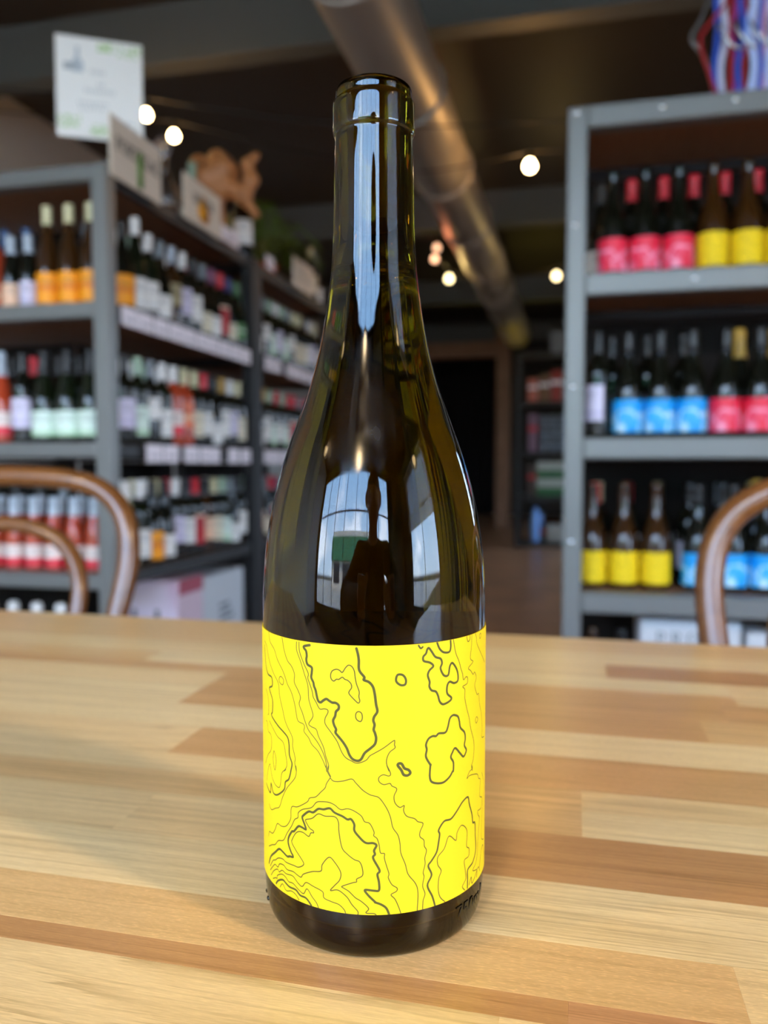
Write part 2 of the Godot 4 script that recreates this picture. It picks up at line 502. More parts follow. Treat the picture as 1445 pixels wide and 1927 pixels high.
# ---------------------------------------------------------------- the room
func _room() -> void:
	var xl := -3.72
	var xr := 3.4
	var zb := -18.0
	var zf := 3.2
	var hc := 3.38
	var fm := mat("floor_concrete", Color(0.78, 0.57, 0.41), 0.32)
	var fn := NoiseTexture2D.new()
	fn.width = 512; fn.height = 512; fn.seamless = true
	fn.noise = noise(5, 0.012, 4)
	var gr := Gradient.new()
	gr.colors = PackedColorArray([Color(0.72, 0.72, 0.72), Color(1, 1, 1)])
	fn.color_ramp = gr
	fm.albedo_texture = fn
	fm.uv1_triplanar = true; fm.uv1_world_triplanar = true; fm.uv1_scale = Vector3.ONE * 0.4
	struct("floor", bx(Vector3(xl - 0.2, -0.2, zb - 0.2), Vector3(xr + 0.2, 0, zf + 0.2), 0), fm)
	struct("ceiling", bx(Vector3(xl - 0.2, hc, zb - 0.2), Vector3(xr + 0.2, hc + 0.2, zf + 0.2), 0), M.ceiling)
	struct("wall_left", bx(Vector3(xl - 0.2, 0, zb), Vector3(xl, hc, zf), 0), M.wall)
	struct("wall_back", bx(Vector3(xl - 0.2, 0, zb - 0.2), Vector3(xr + 0.2, hc, zb), 0), M.wall_dark)
	# a shop window in the front wall and one in the right-hand wall
	var y0 := 0.32
	var y1 := 3.2
	var a0 := -3.62
	var b0 := 1.98
	var w := MB.new()
	w.box(Vector3(xl - 0.2, 0, zf), Vector3(xr + 0.2, y0, zf + 0.2), 0)
	w.box(Vector3(xl - 0.2, y1, zf), Vector3(xr + 0.2, hc, zf + 0.2), 0)
	w.box(Vector3(xl - 0.2, y0, zf), Vector3(a0, y1, zf + 0.2), 0)
	w.box(Vector3(b0, y0, zf), Vector3(xr + 0.2, y1, zf + 0.2), 0)
	struct("wall_front", w.mesh(), M.wall_grey)
	var c0 := 0.10
	var d0 := 2.45
	w = MB.new()
	var e0 := -8.6
	var e1 := -6.6
	w.box(Vector3(xr, 0, zb), Vector3(xr + 0.2, hc, e0), 0)
	w.box(Vector3(xr, 0, e1), Vector3(xr + 0.2, hc, c0), 0)
	w.box(Vector3(xr, 0, e0), Vector3(xr + 0.2, 0.6, e1), 0)
	w.box(Vector3(xr, 2.7, e0), Vector3(xr + 0.2, hc, e1), 0)
	w.box(Vector3(xr, 0, d0), Vector3(xr + 0.2, hc, zf), 0)
	w.box(Vector3(xr, 0, c0), Vector3(xr + 0.2, y0, d0), 0)
	w.box(Vector3(xr, y1, c0), Vector3(xr + 0.2, hc, d0), 0)
	struct("wall_right", w.mesh(), M.wall_grey)
	_window("window_1", Vector3((a0 + b0) / 2, 0, zf + 0.1), 0.0, b0 - a0, y0, y1, 7)
	_window("window_2", Vector3(xr + 0.1, 0, (c0 + d0) / 2), PI / 2, d0 - c0, y0, y1, 2)
	_window("window_3", Vector3(xr + 0.1, 0, (e0 + e1) / 2), PI / 2, e1 - e0, 0.6, 2.7, 2)  # window added out of view to let daylight onto the aisle floor
	var bl := thing("roller_blind", "cream roller blind half drawn over the side window", "blind", Vector3(xr - 0.03, 0, (c0 + d0) / 2))
	var cloth := mat("blind_cloth", Color(0.90, 0.84, 0.74, 0.62), 0.8)
	cloth.transparency = BaseMaterial3D.TRANSPARENCY_ALPHA      # a sheer weave
	part(bl, "cloth", bx(Vector3(-0.001, 1.85, c0 / 2 - d0 / 2 - 0.04), Vector3(0.001, 3.24, d0 / 2 - c0 / 2 + 0.04), 0), cloth)
	part(bl, "roller", MB.new().tube([Vector3(0, 3.26, c0 / 2 - d0 / 2 - 0.06), Vector3(0, 3.26, d0 / 2 - c0 / 2 + 0.06)], 0.028, 14).mesh(), M.white)
	part(bl, "hem_bar", MB.new().tube([Vector3(0, 1.85, c0 / 2 - d0 / 2 - 0.04), Vector3(0, 1.85, d0 / 2 - c0 / 2 + 0.04)], 0.01, 8).mesh(), M.white)
	for i in 5:
		var z: float = [-0.6, -4.0, -7.3, -10.6, -13.9][i]
		struct("trim_%d" % (i + 1), bx(Vector3(xl, hc - 0.31, z - 0.14), Vector3(xr, hc, z), 0.004), M.beam)
	for e in [["left", Vector3(xl, 0, zb), Vector3(xl + 0.015, 0.12, zf)], ["right", Vector3(xr - 0.015, 0, zb), Vector3(xr, 0.12, zf)], ["back", Vector3(xl + 0.015, 0, zb), Vector3(xr - 0.015, 0.12, zb + 0.015)]]:
		struct("baseboard_" + e[0], bx(e[1], e[2]), M.wall_dark)

func _window(called: String, at: Vector3, turn: float, wide: float, y0: float, y1: float, nv: int) -> void:
	var pane := mat("window_glass", Color(1, 1, 1, 0.02), 0.0)
	pane.transparency = BaseMaterial3D.TRANSPARENCY_ALPHA
	var a := -wide / 2
	var b := wide / 2
	var f := MB.new()
	f.box(Vector3(a, y0, -0.04), Vector3(a + 0.06, y1, 0.04))
	f.box(Vector3(b - 0.06, y0, -0.04), Vector3(b, y1, 0.04))
	f.box(Vector3(a + 0.06, y0, -0.04), Vector3(b - 0.06, y0 + 0.06, 0.04))
	f.box(Vector3(a + 0.06, y1 - 0.06, -0.04), Vector3(b - 0.06, y1, 0.04))
	var win := struct(called, f.mesh(), M.dark_steel)
	win.position = at
	win.rotation.y = turn
	var step := (wide - 0.12) / nv
	for k in range(1, nv):
		var x := a + 0.06 + step * k
		part(win, "muntin", bx(Vector3(x - 0.012, y0 + 0.06, -0.02), Vector3(x + 0.012, y1 - 0.06, 0.02)), M.dark_steel)
	part(win, "transom", bx(Vector3(a + 0.06, 2.19, -0.025), Vector3(b - 0.06, 2.22, 0.025)), M.dark_steel)
	for k in nv:
		for r in 2:
			var x := a + 0.06 + step * k
			part(win, "pane", bx(Vector3(x + 0.01, [y0 + 0.05, 2.21][r], -0.001), Vector3(x + step - 0.01, [2.20, y1 - 0.05][r], 0.001), 0), pane)

func _street() -> void:
	var g := struct("ground", bx(Vector3(-30, -0.3, 3.41), Vector3(30, -0.21, 40), 0), mat("pavement", Color(0.55, 0.54, 0.52), 0.8))
	g.position.y = 0.2
	var o := thing("street_building", "low shop across the street with a deep green fascia over white shopfronts", "building", Vector3(-1.0, -0.01, 16.0))
	part(o, "wall", bx(Vector3(-8, 0, 0), Vector3(5, 5.0, 4), 0.02), mat("render", Color(0.75, 0.74, 0.72), 0.8))
	part(o, "fascia", bx(Vector3(-8, 2.3, -0.5), Vector3(5, 4.4, 0), 0.02), mat("fascia_green", Color(0.10, 0.42, 0.28), 0.6))
	for k in 4:
		part(o, "window", bx(Vector3(-7.2 + k * 3.1, 0.4, -0.04), Vector3(-5.2 + k * 3.1, 2.1, 0), 0.01), mat("shopfront", Color(0.10, 0.11, 0.12), 0.15))

# ---------------------------------------------------------------- the table
func _table() -> void:
	var t := thing("wooden_table", "varnished butcher-block table of pale and brown staves under the yellow-labelled bottle", "table", Vector3(0, 0, 0))
	# far edge, near edge, ends of the staves, their wood
	var rows := [
		[-0.750, -0.722, [-1.3, -0.62, 0.30, 0.9], ["tan_0", "tan_2", "pale_0"]],
		[-0.722, -0.680, [-1.3, -0.21, 0.62, 0.9], ["tan_2", "pale_2", "tan_0"]],
		[-0.680, -0.6365, [-1.3, -0.72, 0.026, 0.9], ["tan_0", "pale_0", "brown_2"]],
		[-0.6365, -0.604, [-1.3, -0.356, 0.111, 0.9], ["tan_2", "cream_0", "pale_2"]],
		[-0.604, -0.582, [-1.3, -0.46, 0.111, 0.9], ["honey_3", "honey_2", "pale_0"]],
		[-0.582, -0.5425, [-1.3, -0.268, 0.061, 0.9], ["pale_2", "honey_0", "honey_3"]],
		[-0.5425, -0.4985, [-1.3, -0.268, 0.080, 0.9], ["cream_0", "honey_3", "tan_0"]],
		[-0.4985, -0.4555, [-1.3, 0.42, 0.9], ["cream_2", "cream_0"]],
		[-0.4555, -0.409, [-1.3, -0.227, 0.35, 0.9], ["pale_1", "honey_2", "pale_2"]],
		[-0.409, -0.3845, [-1.3, -0.05, 0.005, 0.9], ["pale_0", "tan_1", "pale_1"]],
		[-0.3845, -0.357, [-1.3, 0.005, 0.9], ["tan_0", "cream_0"]],
		[-0.357, -0.3145, [-1.3, -0.12, 0.9], ["pale_0", "brown_3"]],
		[-0.3145, -0.2735, [-1.3, -0.06, 0.9], ["cream_0", "cream_1"]],
		[-0.2735, -0.2435, [-1.3, 0.0525, 0.9], ["tan_2", "pale_2"]],
		[-0.2435, -0.2315, [-1.3, 0.0, 0.9], ["brown_3", "rust_3"]],
		[-0.2315, -0.190, [-1.3, -0.02, 0.9], ["pale_1", "pale_2"]],
		[-0.190, -0.148, [-1.3, -0.3, 0.2, 0.9], ["tan_0", "pale_1", "tan_2"]],
		[-0.148, -0.105, [-1.3, 0.1, 0.9], ["pale_2", "brown_3"]],
		[-0.105, -0.062, [-1.3, -0.4, 0.9], ["tan_0", "pale_1"]],
		[-0.062, -0.020, [-1.3, 0.0, 0.9], ["pale_0", "tan_2"]],
		[-0.020, 0.022, [-1.3, -0.5, 0.3, 0.9], ["brown_0", "pale_1", "tan_0"]],
		[0.022, 0.065, [-1.3, 0.1, 0.9], ["pale_2", "cream_0"]]]
	for r in rows.size():
		var z0: float = rows[r][0] - (0.03 if r == 0 else 0.0)
		var z1: float = rows[r][1]
		var xs: Array = rows[r][2]
		for i in xs.size() - 1:
			var c := Vector3((xs[i] + xs[i + 1]) / 2.0, TABLE - 0.0195, (z0 + z1) / 2.0)
			var h := Vector3((xs[i + 1] - xs[i]) / 2.0, 0.0195, (z1 - z0) / 2.0)
			var b := MB.new().box(-h, h, 0.00007)
			var off := Vector2(rng.randf(), rng.randf())
			for k in b.u.size():
				b.u[k] = Vector2(b.v[k].x / 0.8, (b.v[k].z + b.v[k].y) / 0.1) + off
			part(t, "stave", b.mesh(), M["table_" + rows[r][3][i]], c)
	var fr := MB.new()
	fr.box(Vector3(-1.2, TABLE - 0.10, -0.70), Vector3(0.8, TABLE - 0.0392, -0.66))
	fr.box(Vector3(-1.2, TABLE - 0.10, -0.04), Vector3(0.8, TABLE - 0.0392, 0.0))
	part(t, "apron", fr.mesh(), M.dark_steel)
	for x in [-1.2, 0.74]:
		for z in [-0.70, -0.06]:
			part(t, "leg", bx(Vector3(x, 0.0, z), Vector3(x + 0.06, TABLE - 0.0392, z + 0.06), 0.004), M.dark_steel)

# ---------------------------------------------------------------- the bottle on the table
const BURGUNDY := [Vector2(0.0, 0.022), Vector2(0.012, 0.019), Vector2(0.024, 0.009), Vector2(0.031, 0.0012), Vector2(0.0345, -0.0005), Vector2(0.0374, 0.0), Vector2(0.0394, 0.0022), Vector2(0.0405, 0.0060), Vector2(0.0410, 0.0110), Vector2(0.0412, 0.018),
	Vector2(0.0412, 0.06), Vector2(0.0412, 0.108), Vector2(0.04108, 0.120), Vector2(0.0403, 0.1325), Vector2(0.0386, 0.145), Vector2(0.0359, 0.1575), Vector2(0.0322, 0.170), Vector2(0.0278, 0.182), Vector2(0.0236, 0.194), Vector2(0.0203, 0.206), Vector2(0.0181, 0.2175),
	Vector2(0.01665, 0.227), Vector2(0.0155, 0.237), Vector2(0.01485, 0.2475), Vector2(0.01453, 0.261), Vector2(0.01423, 0.275), Vector2(0.01403, 0.2815), Vector2(0.01405, 0.2832), Vector2(0.0146, 0.2840), Vector2(0.01482, 0.2852), Vector2(0.01482, 0.2890), Vector2(0.01478, 0.2936), Vector2(0.0146, 0.2948), Vector2(0.01395, 0.2952), Vector2(0.0138, 0.2960), Vector2(0.0138, 0.2980), Vector2(0.0135, 0.2996), Vector2(0.0126, 0.3003)]

func smooth_profile(pr: Array, per: int) -> Array:
	return curve(pr, per)

func _hero() -> void:
	var o := thing("wine_bottle", "dark olive glass wine bottle with yellow contour-line label standing on the table", "bottle", BASE, deg_to_rad(14.2))
	var g := mat("bottle_glass", Color(0.47, 0.41, 0.075, 0.0), 1.0)
	g.refraction_enabled = true
	g.refraction_scale = 0.05
	# fingerprints: duller patches on the shoulder
	var im := Image.create(512, 512, false, Image.FORMAT_RGB8)
	var nz := noise(9, 0.03, 3)
	for y in 512:
		for x in 512:
			var k := 0.012
			for s in [[256.0, 236.0, 26.0, 15.0, 0.17], [246.0, 252.0, 34.0, 12.0, 0.12], [238.0, 214.0, 17.0, 13.0, 0.10]]:
				var d := Vector2((x - s[0]) / s[2], (y - s[1]) / s[3]).length()
				k += s[4] * smoothstep(1.15, 0.55, d + nz.get_noise_2d(x * 2.0, y * 0.7) * 0.35)
			im.set_pixel(x, y, Color(k, k, k))
	g.roughness_texture = ImageTexture.create_from_image(im)
	g.roughness_texture_channel = BaseMaterial3D.TEXTURE_CHANNEL_RED
	var pr := smooth_profile(BURGUNDY, 3)
	pr.append_array([Vector2(0.0112, 0.3003), Vector2(0.0100, 0.2998), Vector2(0.0095, 0.2985), Vector2(0.0094, 0.262), Vector2(0.0096, 0.252), Vector2(0.0105, 0.244), Vector2(0.0120, 0.2366), Vector2(0.0116, 0.2357), Vector2(0.0105, 0.2355), Vector2(0.0, 0.2355)])
	part(o, "glass", MB.new().lathe(pr, 128, Transform3D(), -PI, PI).mesh(), g)
	# the wine: the same index as the glass it touches, so only its tint shows
	var wm := mat("white_wine", Color(0.84, 0.80, 0.42, 0.0), 0.0)
	wm.refraction_enabled = true
	wm.refraction_scale = 0.0119        # glass over wine; the surface looks into the wine
	var wine := [Vector2(0, 0.028), Vector2(0.014, 0.025), Vector2(0.028, 0.012), Vector2(0.035, 0.008), Vector2(0.0375, 0.012), Vector2(0.0382, 0.02), Vector2(0.0382, 0.108), Vector2(0.0372, 0.1325), Vector2(0.0328, 0.1575),
		Vector2(0.0247, 0.182), Vector2(0.0172, 0.206), Vector2(0.0136, 0.227), Vector2(0.0121, 0.2350), Vector2(0.0, 0.2351)]
	wine.reverse()
	part(o, "wine", MB.new().lathe(wine, 64, Transform3D(), -PI, PI).mesh(), wm)
	part(o, "cork", MB.new().lathe([Vector2(0, 0.252), Vector2(0.0085, 0.252), Vector2(0.0091, 0.2526), Vector2(0.0091, 0.2970), Vector2(0.0086, 0.2976), Vector2(0, 0.2976)], 32).mesh(), M.cork)
	var r := 0.04155
	var lm := MB.new()
	lm.lathe([Vector2(r - 0.0003, 0.01696), Vector2(r, 0.01696)], 128, Transform3D(), -PI, PI)
	lm.lathe([Vector2(r, 0.01696), Vector2(r, 0.1066)], 128, Transform3D(), -PI, PI)
	lm.lathe([Vector2(r, 0.1066), Vector2(r - 0.0003, 0.1066)], 128, Transform3D(), -PI, PI)
	lm.lathe([Vector2(r - 0.0003, 0.1066), Vector2(r - 0.0003, 0.01696)], 128, Transform3D(), -PI, PI)
	part(o, "label", lm.mesh(), M.contour)
	# raised lettering and dots in the glass under the label
	var em := mat("raised_glass", Color(0.05, 0.045, 0.02), 0.08)
	var tm := TextMesh.new()
	var sf := SystemFont.new()
	sf.font_names = PackedStringArray(["Droid Sans"])
	tm.font = sf
	tm.text = "750ml"
	tm.font_size = 32
	tm.pixel_size = 0.0072 / 32.0
	tm.depth = 0.0007
	tm.curve_step = 1.0
	var src := tm.get_mesh_arrays()
	var b := MB.new()
	var vv: PackedVector3Array = src[Mesh.ARRAY_VERTEX]
	var nn: PackedVector3Array = src[Mesh.ARRAY_NORMAL]
	for i in vv.size():
		var h := 0.0098 + vv[i].y
		var a := deg_to_rad(57.0) + vv[i].x / 0.041
		var rad := 0.0411 + vv[i].z - maxf(0.0, 0.0125 - h) * 0.16
		b.p(Vector3(rad * sin(a), h, rad * cos(a)), Basis(Vector3.UP, a) * nn[i])
	b.ix = src[Mesh.ARRAY_INDEX]
	part(o, "raised_lettering", b.mesh(), em)
	for k in 3:
		var a := deg_to_rad(-74.0 - k * 7.0)
		var c := Vector3(0.0404 * sin(a), 0.0062 + 0.0002 * k, 0.0404 * cos(a))
		part(o, "raised_dot", MB.new().lathe([Vector2(0.0009, 0), Vector2(0.0007, 0.0005), Vector2(0, 0.0007)], 10, Transform3D(Basis(Vector3.UP, a) * Basis(Vector3.RIGHT, PI / 2), c)).mesh(), em)

# ---------------------------------------------------------------- shelving
# a rack of square steel tube with wooden shelves: x0..x1 across, z0 (towards the window) .. z1
func _rack(label: String, x0: float, x1: float, z0: float, z1: float, pw: float, rh: float, steel: Material, side_steel: Material, levels: Array, top: float, group := "") -> Node3D:
	var o := thing("shelving_rack", label, "shelving", Vector3((x0 + x1) / 2, 0, (z0 + z1) / 2), 0.0, group)
	var hx := (x1 - x0) / 2
	var hz := (z0 - z1) / 2
	for sx in [-1, 1]:
		for sz in [-1, 1]:
			var c := Vector3(sx * (hx - pw / 2), 0, sz * (hz - pw / 2))
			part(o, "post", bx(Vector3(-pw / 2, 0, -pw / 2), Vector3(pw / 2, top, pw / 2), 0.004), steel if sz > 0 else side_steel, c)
	var all := levels.duplicate()
	all.append(top)
	for y in all:
		for sz in [-1, 1]:
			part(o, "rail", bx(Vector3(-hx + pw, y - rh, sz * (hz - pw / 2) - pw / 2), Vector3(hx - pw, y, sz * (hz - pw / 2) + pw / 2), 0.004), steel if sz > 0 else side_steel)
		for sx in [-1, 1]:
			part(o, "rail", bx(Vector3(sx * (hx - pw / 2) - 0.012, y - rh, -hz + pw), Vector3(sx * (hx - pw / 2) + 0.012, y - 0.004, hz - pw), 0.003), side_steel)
		var n := 3
		var wide := (hx * 2 - 2 * pw) / n
		for k in n:
			var b := MB.new().box(Vector3(-wide / 2 + 0.001, -0.026, -hz + pw + 0.001), Vector3(wide / 2 - 0.001, 0, hz - pw - 0.001), 0.002)
			for i in b.u.size():
				b.u[i] = Vector2(b.v[i].z / 0.8, b.v[i].x / 0.1 + k * 0.37 + y)
			part(o, "board", b.mesh(), M.shelf_wood, Vector3(-hx + pw + wide * (k + 0.5), y - 0.0005, 0))
	return o

func _back(r: Node3D, lo: Vector3, hi: Vector3) -> void:      # dark panels added for the shade behind the bottles, one per shelf bay
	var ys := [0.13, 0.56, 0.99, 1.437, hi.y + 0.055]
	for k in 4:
		part(r, "shade_panel", bx(Vector3(lo.x, ys[k] + 0.001, lo.z), Vector3(hi.x, ys[k + 1] - 0.06, hi.z), 0.001), M.shade_panel)

func _racks() -> void:
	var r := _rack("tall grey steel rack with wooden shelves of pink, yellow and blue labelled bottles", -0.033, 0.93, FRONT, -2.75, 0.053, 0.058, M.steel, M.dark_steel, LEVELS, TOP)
	var c := r.position
	var bolt := MB.new().lathe([Vector2(0.008, 0), Vector2(0.0075, 0.0025), Vector2(0.005, 0.0042), Vector2(0, 0.0048)], 12, Transform3D(Basis(Vector3.RIGHT, PI / 2), Vector3.ZERO)).mesh()
	for b in [[-0.008, 1.868], [0.21, 1.862], [0.39, 1.862], [-0.012, 1.57], [-0.010, 1.13], [-0.010, 0.70], [0.60, 1.862], [0.30, 1.41], [0.70, 1.41]]:
		part(r, "bolt", bolt, M.bolt, Vector3(b[0], b[1], FRONT) - c)
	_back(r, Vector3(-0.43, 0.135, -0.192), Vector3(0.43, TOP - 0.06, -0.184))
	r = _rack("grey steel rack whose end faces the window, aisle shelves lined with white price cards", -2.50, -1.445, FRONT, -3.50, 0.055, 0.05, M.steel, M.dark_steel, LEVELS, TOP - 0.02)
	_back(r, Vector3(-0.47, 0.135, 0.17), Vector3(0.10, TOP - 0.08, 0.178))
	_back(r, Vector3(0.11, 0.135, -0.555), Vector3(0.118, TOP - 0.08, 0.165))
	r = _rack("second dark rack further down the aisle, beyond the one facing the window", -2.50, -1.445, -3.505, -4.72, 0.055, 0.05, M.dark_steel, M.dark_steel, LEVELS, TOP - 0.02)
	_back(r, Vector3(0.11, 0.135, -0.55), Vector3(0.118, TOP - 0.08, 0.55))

# ---------------------------------------------------------------- chairs
func _chair(label: String, at: Vector3, turn: float) -> void:
	var o := thing("bentwood_chair", label, "chair", at, turn, "")
	# +z is the way the sitter faces
	var outer := []
	for e in [[-0.175, 0.0], [-0.178, 0.30], [-0.18, 0.46], [-0.188, 0.60], [-0.198, 0.70], [-0.205, 0.78], [-0.195, 0.835], [-0.165, 0.872], [-0.11, 0.891], [0.0, 0.897]]:
		var back := 0.19 + 0.11 * smoothstep(0.4, 0.9, e[1]) + 0.05 * smoothstep(0.35, 0.0, e[1])
		outer.append(Vector3(e[0], e[1], -back))
	for k in range(outer.size() - 2, -1, -1):
		outer.append(Vector3(-outer[k].x, outer[k].y, outer[k].z))
	part(o, "back_hoop", MB.new().tube(curve(outer, 5), 0.0150, 12).mesh(), M.bentwood)
	var inner := []
	for e in [[-0.115, 0.462], [-0.125, 0.58], [-0.138, 0.69], [-0.135, 0.755], [-0.105, 0.80], [-0.055, 0.822], [0.0, 0.828]]:
		inner.append(Vector3(e[0], e[1], -0.19 - 0.11 * smoothstep(0.4, 0.9, e[1]) + 0.004))
	for k in range(inner.size() - 2, -1, -1):
		inner.append(Vector3(-inner[k].x, inner[k].y, inner[k].z))
	part(o, "inner_hoop", MB.new().tube(curve(inner, 5), 0.0115, 10).mesh(), M.bentwood)
	part(o, "seat", MB.new().lathe([Vector2(0, 0.440), Vector2(0.185, 0.440), Vector2(0.2, 0.446), Vector2(0.204, 0.458), Vector2(0.198, 0.470), Vector2(0.17, 0.468), Vector2(0, 0.462)], 40).mesh(), M.bentwood)
	var ring := []
	for k in 24:
		ring.append(Vector3(0.155 * sin(TAU * k / 24), 0.26, 0.155 * cos(TAU * k / 24)))
	part(o, "leg_ring", MB.new().tube(curve(ring, 2, true), 0.009, 8, -1.0, false).mesh(), M.bentwood)
	for s in [-1, 1]:
		part(o, "leg", MB.new().tube(curve([Vector3(s * 0.15, 0.44, 0.11), Vector3(s * 0.155, 0.3, 0.125), Vector3(s * 0.165, 0.12, 0.15), Vector3(s * 0.178, 0.0, 0.18)], 4), 0.0155, 10, 0.0115).mesh(), M.bentwood)

func _chairs() -> void:
	_chair("brown bentwood chair with two hoops before the rack end, behind the table", Vector3(-0.805, 0, -0.70), 0.0)
	_chair("brown bentwood chair at the table before the yellow and blue labelled bottles", Vector3(0.335, 0, -0.62), -0.04)

# ---------------------------------------------------------------- bottles on the shelves
func _shape(s: String) -> Array:
	match s:
		"burgundy": return [Vector2(0, 0.012), Vector2(0.030, 0.0), Vector2(0.0362, 0.0006), Vector2(0.0401, 0.0075), Vector2(0.0410, 0.018), Vector2(0.0410, 0.108), Vector2(0.0403, 0.1325), Vector2(0.0386, 0.145), Vector2(0.0359, 0.1575), Vector2(0.0322, 0.170), Vector2(0.0278, 0.182), Vector2(0.0236, 0.194),
			Vector2(0.0203, 0.206), Vector2(0.0181, 0.2175), Vector2(0.0155, 0.237), Vector2(0.01453, 0.261), Vector2(0.0140, 0.284), Vector2(0.0147, 0.2865), Vector2(0.0147, 0.2945), Vector2(0.0138, 0.2962), Vector2(0.0132, 0.2995), Vector2(0, 0.2996)]
		"bordeaux": return [Vector2(0, 0.012), Vector2(0.028, 0.0), Vector2(0.033, 0.0008), Vector2(0.0370, 0.006), Vector2(0.0378, 0.016), Vector2(0.0378, 0.178), Vector2(0.0370, 0.190), Vector2(0.0335, 0.203), Vector2(0.0262, 0.213), Vector2(0.0190, 0.222), Vector2(0.0155, 0.233), Vector2(0.0144, 0.246), Vector2(0.0140, 0.285),
			Vector2(0.0148, 0.288), Vector2(0.0148, 0.298), Vector2(0.0132, 0.3015), Vector2(0, 0.3017)]
		"hock": return [Vector2(0, 0.012), Vector2(0.028, 0.0), Vector2(0.033, 0.0008), Vector2(0.0368, 0.006), Vector2(0.0375, 0.016), Vector2(0.0375, 0.130), Vector2(0.0360, 0.155), Vector2(0.0325, 0.18), Vector2(0.0278, 0.205), Vector2(0.0230, 0.228), Vector2(0.0185, 0.252), Vector2(0.0155, 0.275), Vector2(0.0145, 0.295), Vector2(0.0143, 0.318),
			Vector2(0.0150, 0.321), Vector2(0.0150, 0.331), Vector2(0.0132, 0.3345), Vector2(0, 0.3347)]
		"champagne": return [Vector2(0, 0.014), Vector2(0.030, 0.0), Vector2(0.037, 0.001), Vector2(0.0415, 0.008), Vector2(0.0425, 0.02), Vector2(0.0425, 0.12), Vector2(0.0412, 0.142), Vector2(0.0372, 0.165), Vector2(0.0315, 0.188), Vector2(0.0255, 0.212), Vector2(0.0205, 0.237), Vector2(0.0170, 0.262), Vector2(0.0152, 0.285),
			Vector2(0.0175, 0.289), Vector2(0.0178, 0.297), Vector2(0.0165, 0.306), Vector2(0.012, 0.312), Vector2(0, 0.3135)]
	return [Vector2(0, 0.010), Vector2(0.022, 0.0), Vector2(0.027, 0.0008), Vector2(0.0302, 0.005), Vector2(0.0308, 0.014), Vector2(0.0308, 0.112), Vector2(0.0295, 0.130), Vector2(0.0255, 0.150), Vector2(0.0205, 0.168), Vector2(0.0162, 0.188), Vector2(0.0140, 0.208), Vector2(0.0132, 0.228),
		Vector2(0.0146, 0.231), Vector2(0.0148, 0.240), Vector2(0.0135, 0.246), Vector2(0, 0.2475)]

func _radius(pr: Array, h: float) -> float:
	for i in pr.size() - 1:
		if i > 0 and h >= pr[i].y and h <= pr[i + 1].y and pr[i + 1].y > pr[i].y:
			return lerpf(pr[i].x, pr[i + 1].x, (h - pr[i].y) / (pr[i + 1].y - pr[i].y))
	return pr[pr.size() / 2].x

# look: shape, glass, capsule ("" = bare), label, label from, to (m), half its wrap in degrees, words
func _kind(k: String) -> Node3D:
	var d: Array = KINDS[k]
	var pr := _shape(d[0])
	var topy: float = pr[pr.size() - 1].y
	if not SH.has(d[0]):
		SH[d[0]] = MB.new().lathe(pr, 24).mesh()
	var o := Node3D.new()
	part(o, "glass", SH[d[0]], M["glass_" + d[1]])
	if d[2]:
		var low := topy - (0.062 if d[0] != "champagne" else 0.085)
		var ck: String = d[0] + "_cap"
		if not SH.has(ck):
			var cp := [Vector2(_radius(pr, low) + 0.0001, low), Vector2(_radius(pr, low) + 0.0007, low + 0.0005)]
			for i in pr.size():
				if pr[i].y > low + 0.002:
					cp.append(Vector2(pr[i].x + (0.0007 if i < pr.size() - 1 else 0.0), pr[i].y + (0.0006 if i >= pr.size() - 2 else 0.0)))
			SH[ck] = MB.new().lathe(cp, 20).mesh()
		part(o, "capsule", SH[ck], M["cap_" + d[2]])
	elif d[0] == "burgundy":
		if not SH.has("cork"):
			SH["cork"] = MB.new().lathe([Vector2(0.0098, 0.2993), Vector2(0.0096, 0.3003), Vector2(0, 0.3004)], 14).mesh()
		part(o, "cork", SH["cork"], M.cork)
	if d[3]:
		var lk := "label_%s_%.3f_%.3f_%d" % [d[0], d[4], d[5], d[6]]
		if not SH.has(lk):
			var r := _radius(pr, (d[4] + d[5]) / 2) + 0.0004
			var a := deg_to_rad(d[6])
			SH[lk] = MB.new().lathe([Vector2(r, d[4]), Vector2(r, d[5])], 24, Transform3D(), -a, a).mesh()
		part(o, "label", SH[lk], M[d[3]])
	return o

const ORD := ["first", "second", "third", "fourth", "fifth", "sixth", "seventh", "eighth", "ninth", "tenth", "eleventh", "twelfth", "thirteenth", "fourteenth", "fifteenth", "sixteenth"]

# one row: kinds, places of the axes, facing (degrees from +Z), where = words for the row, group
func _row(kinds: Array, spots: Array, face: float, jitter: float, where: String, group: String) -> void:
	for i in kinds.size():
		var k: String = kinds[i]
		if not PROTO.has(k):
			PROTO[k] = _kind(k)
		var o: Node3D = PROTO[k].duplicate()
		o.name = numbered("wine_bottle")
		add_child(o)
		o.position = spots[i]
		o.rotation.y = deg_to_rad(face + rng.randf_range(-jitter, jitter))
		tag(o, "%s, %s in %s" % [KINDS[k][7], ORD[i], where], "bottle", group)

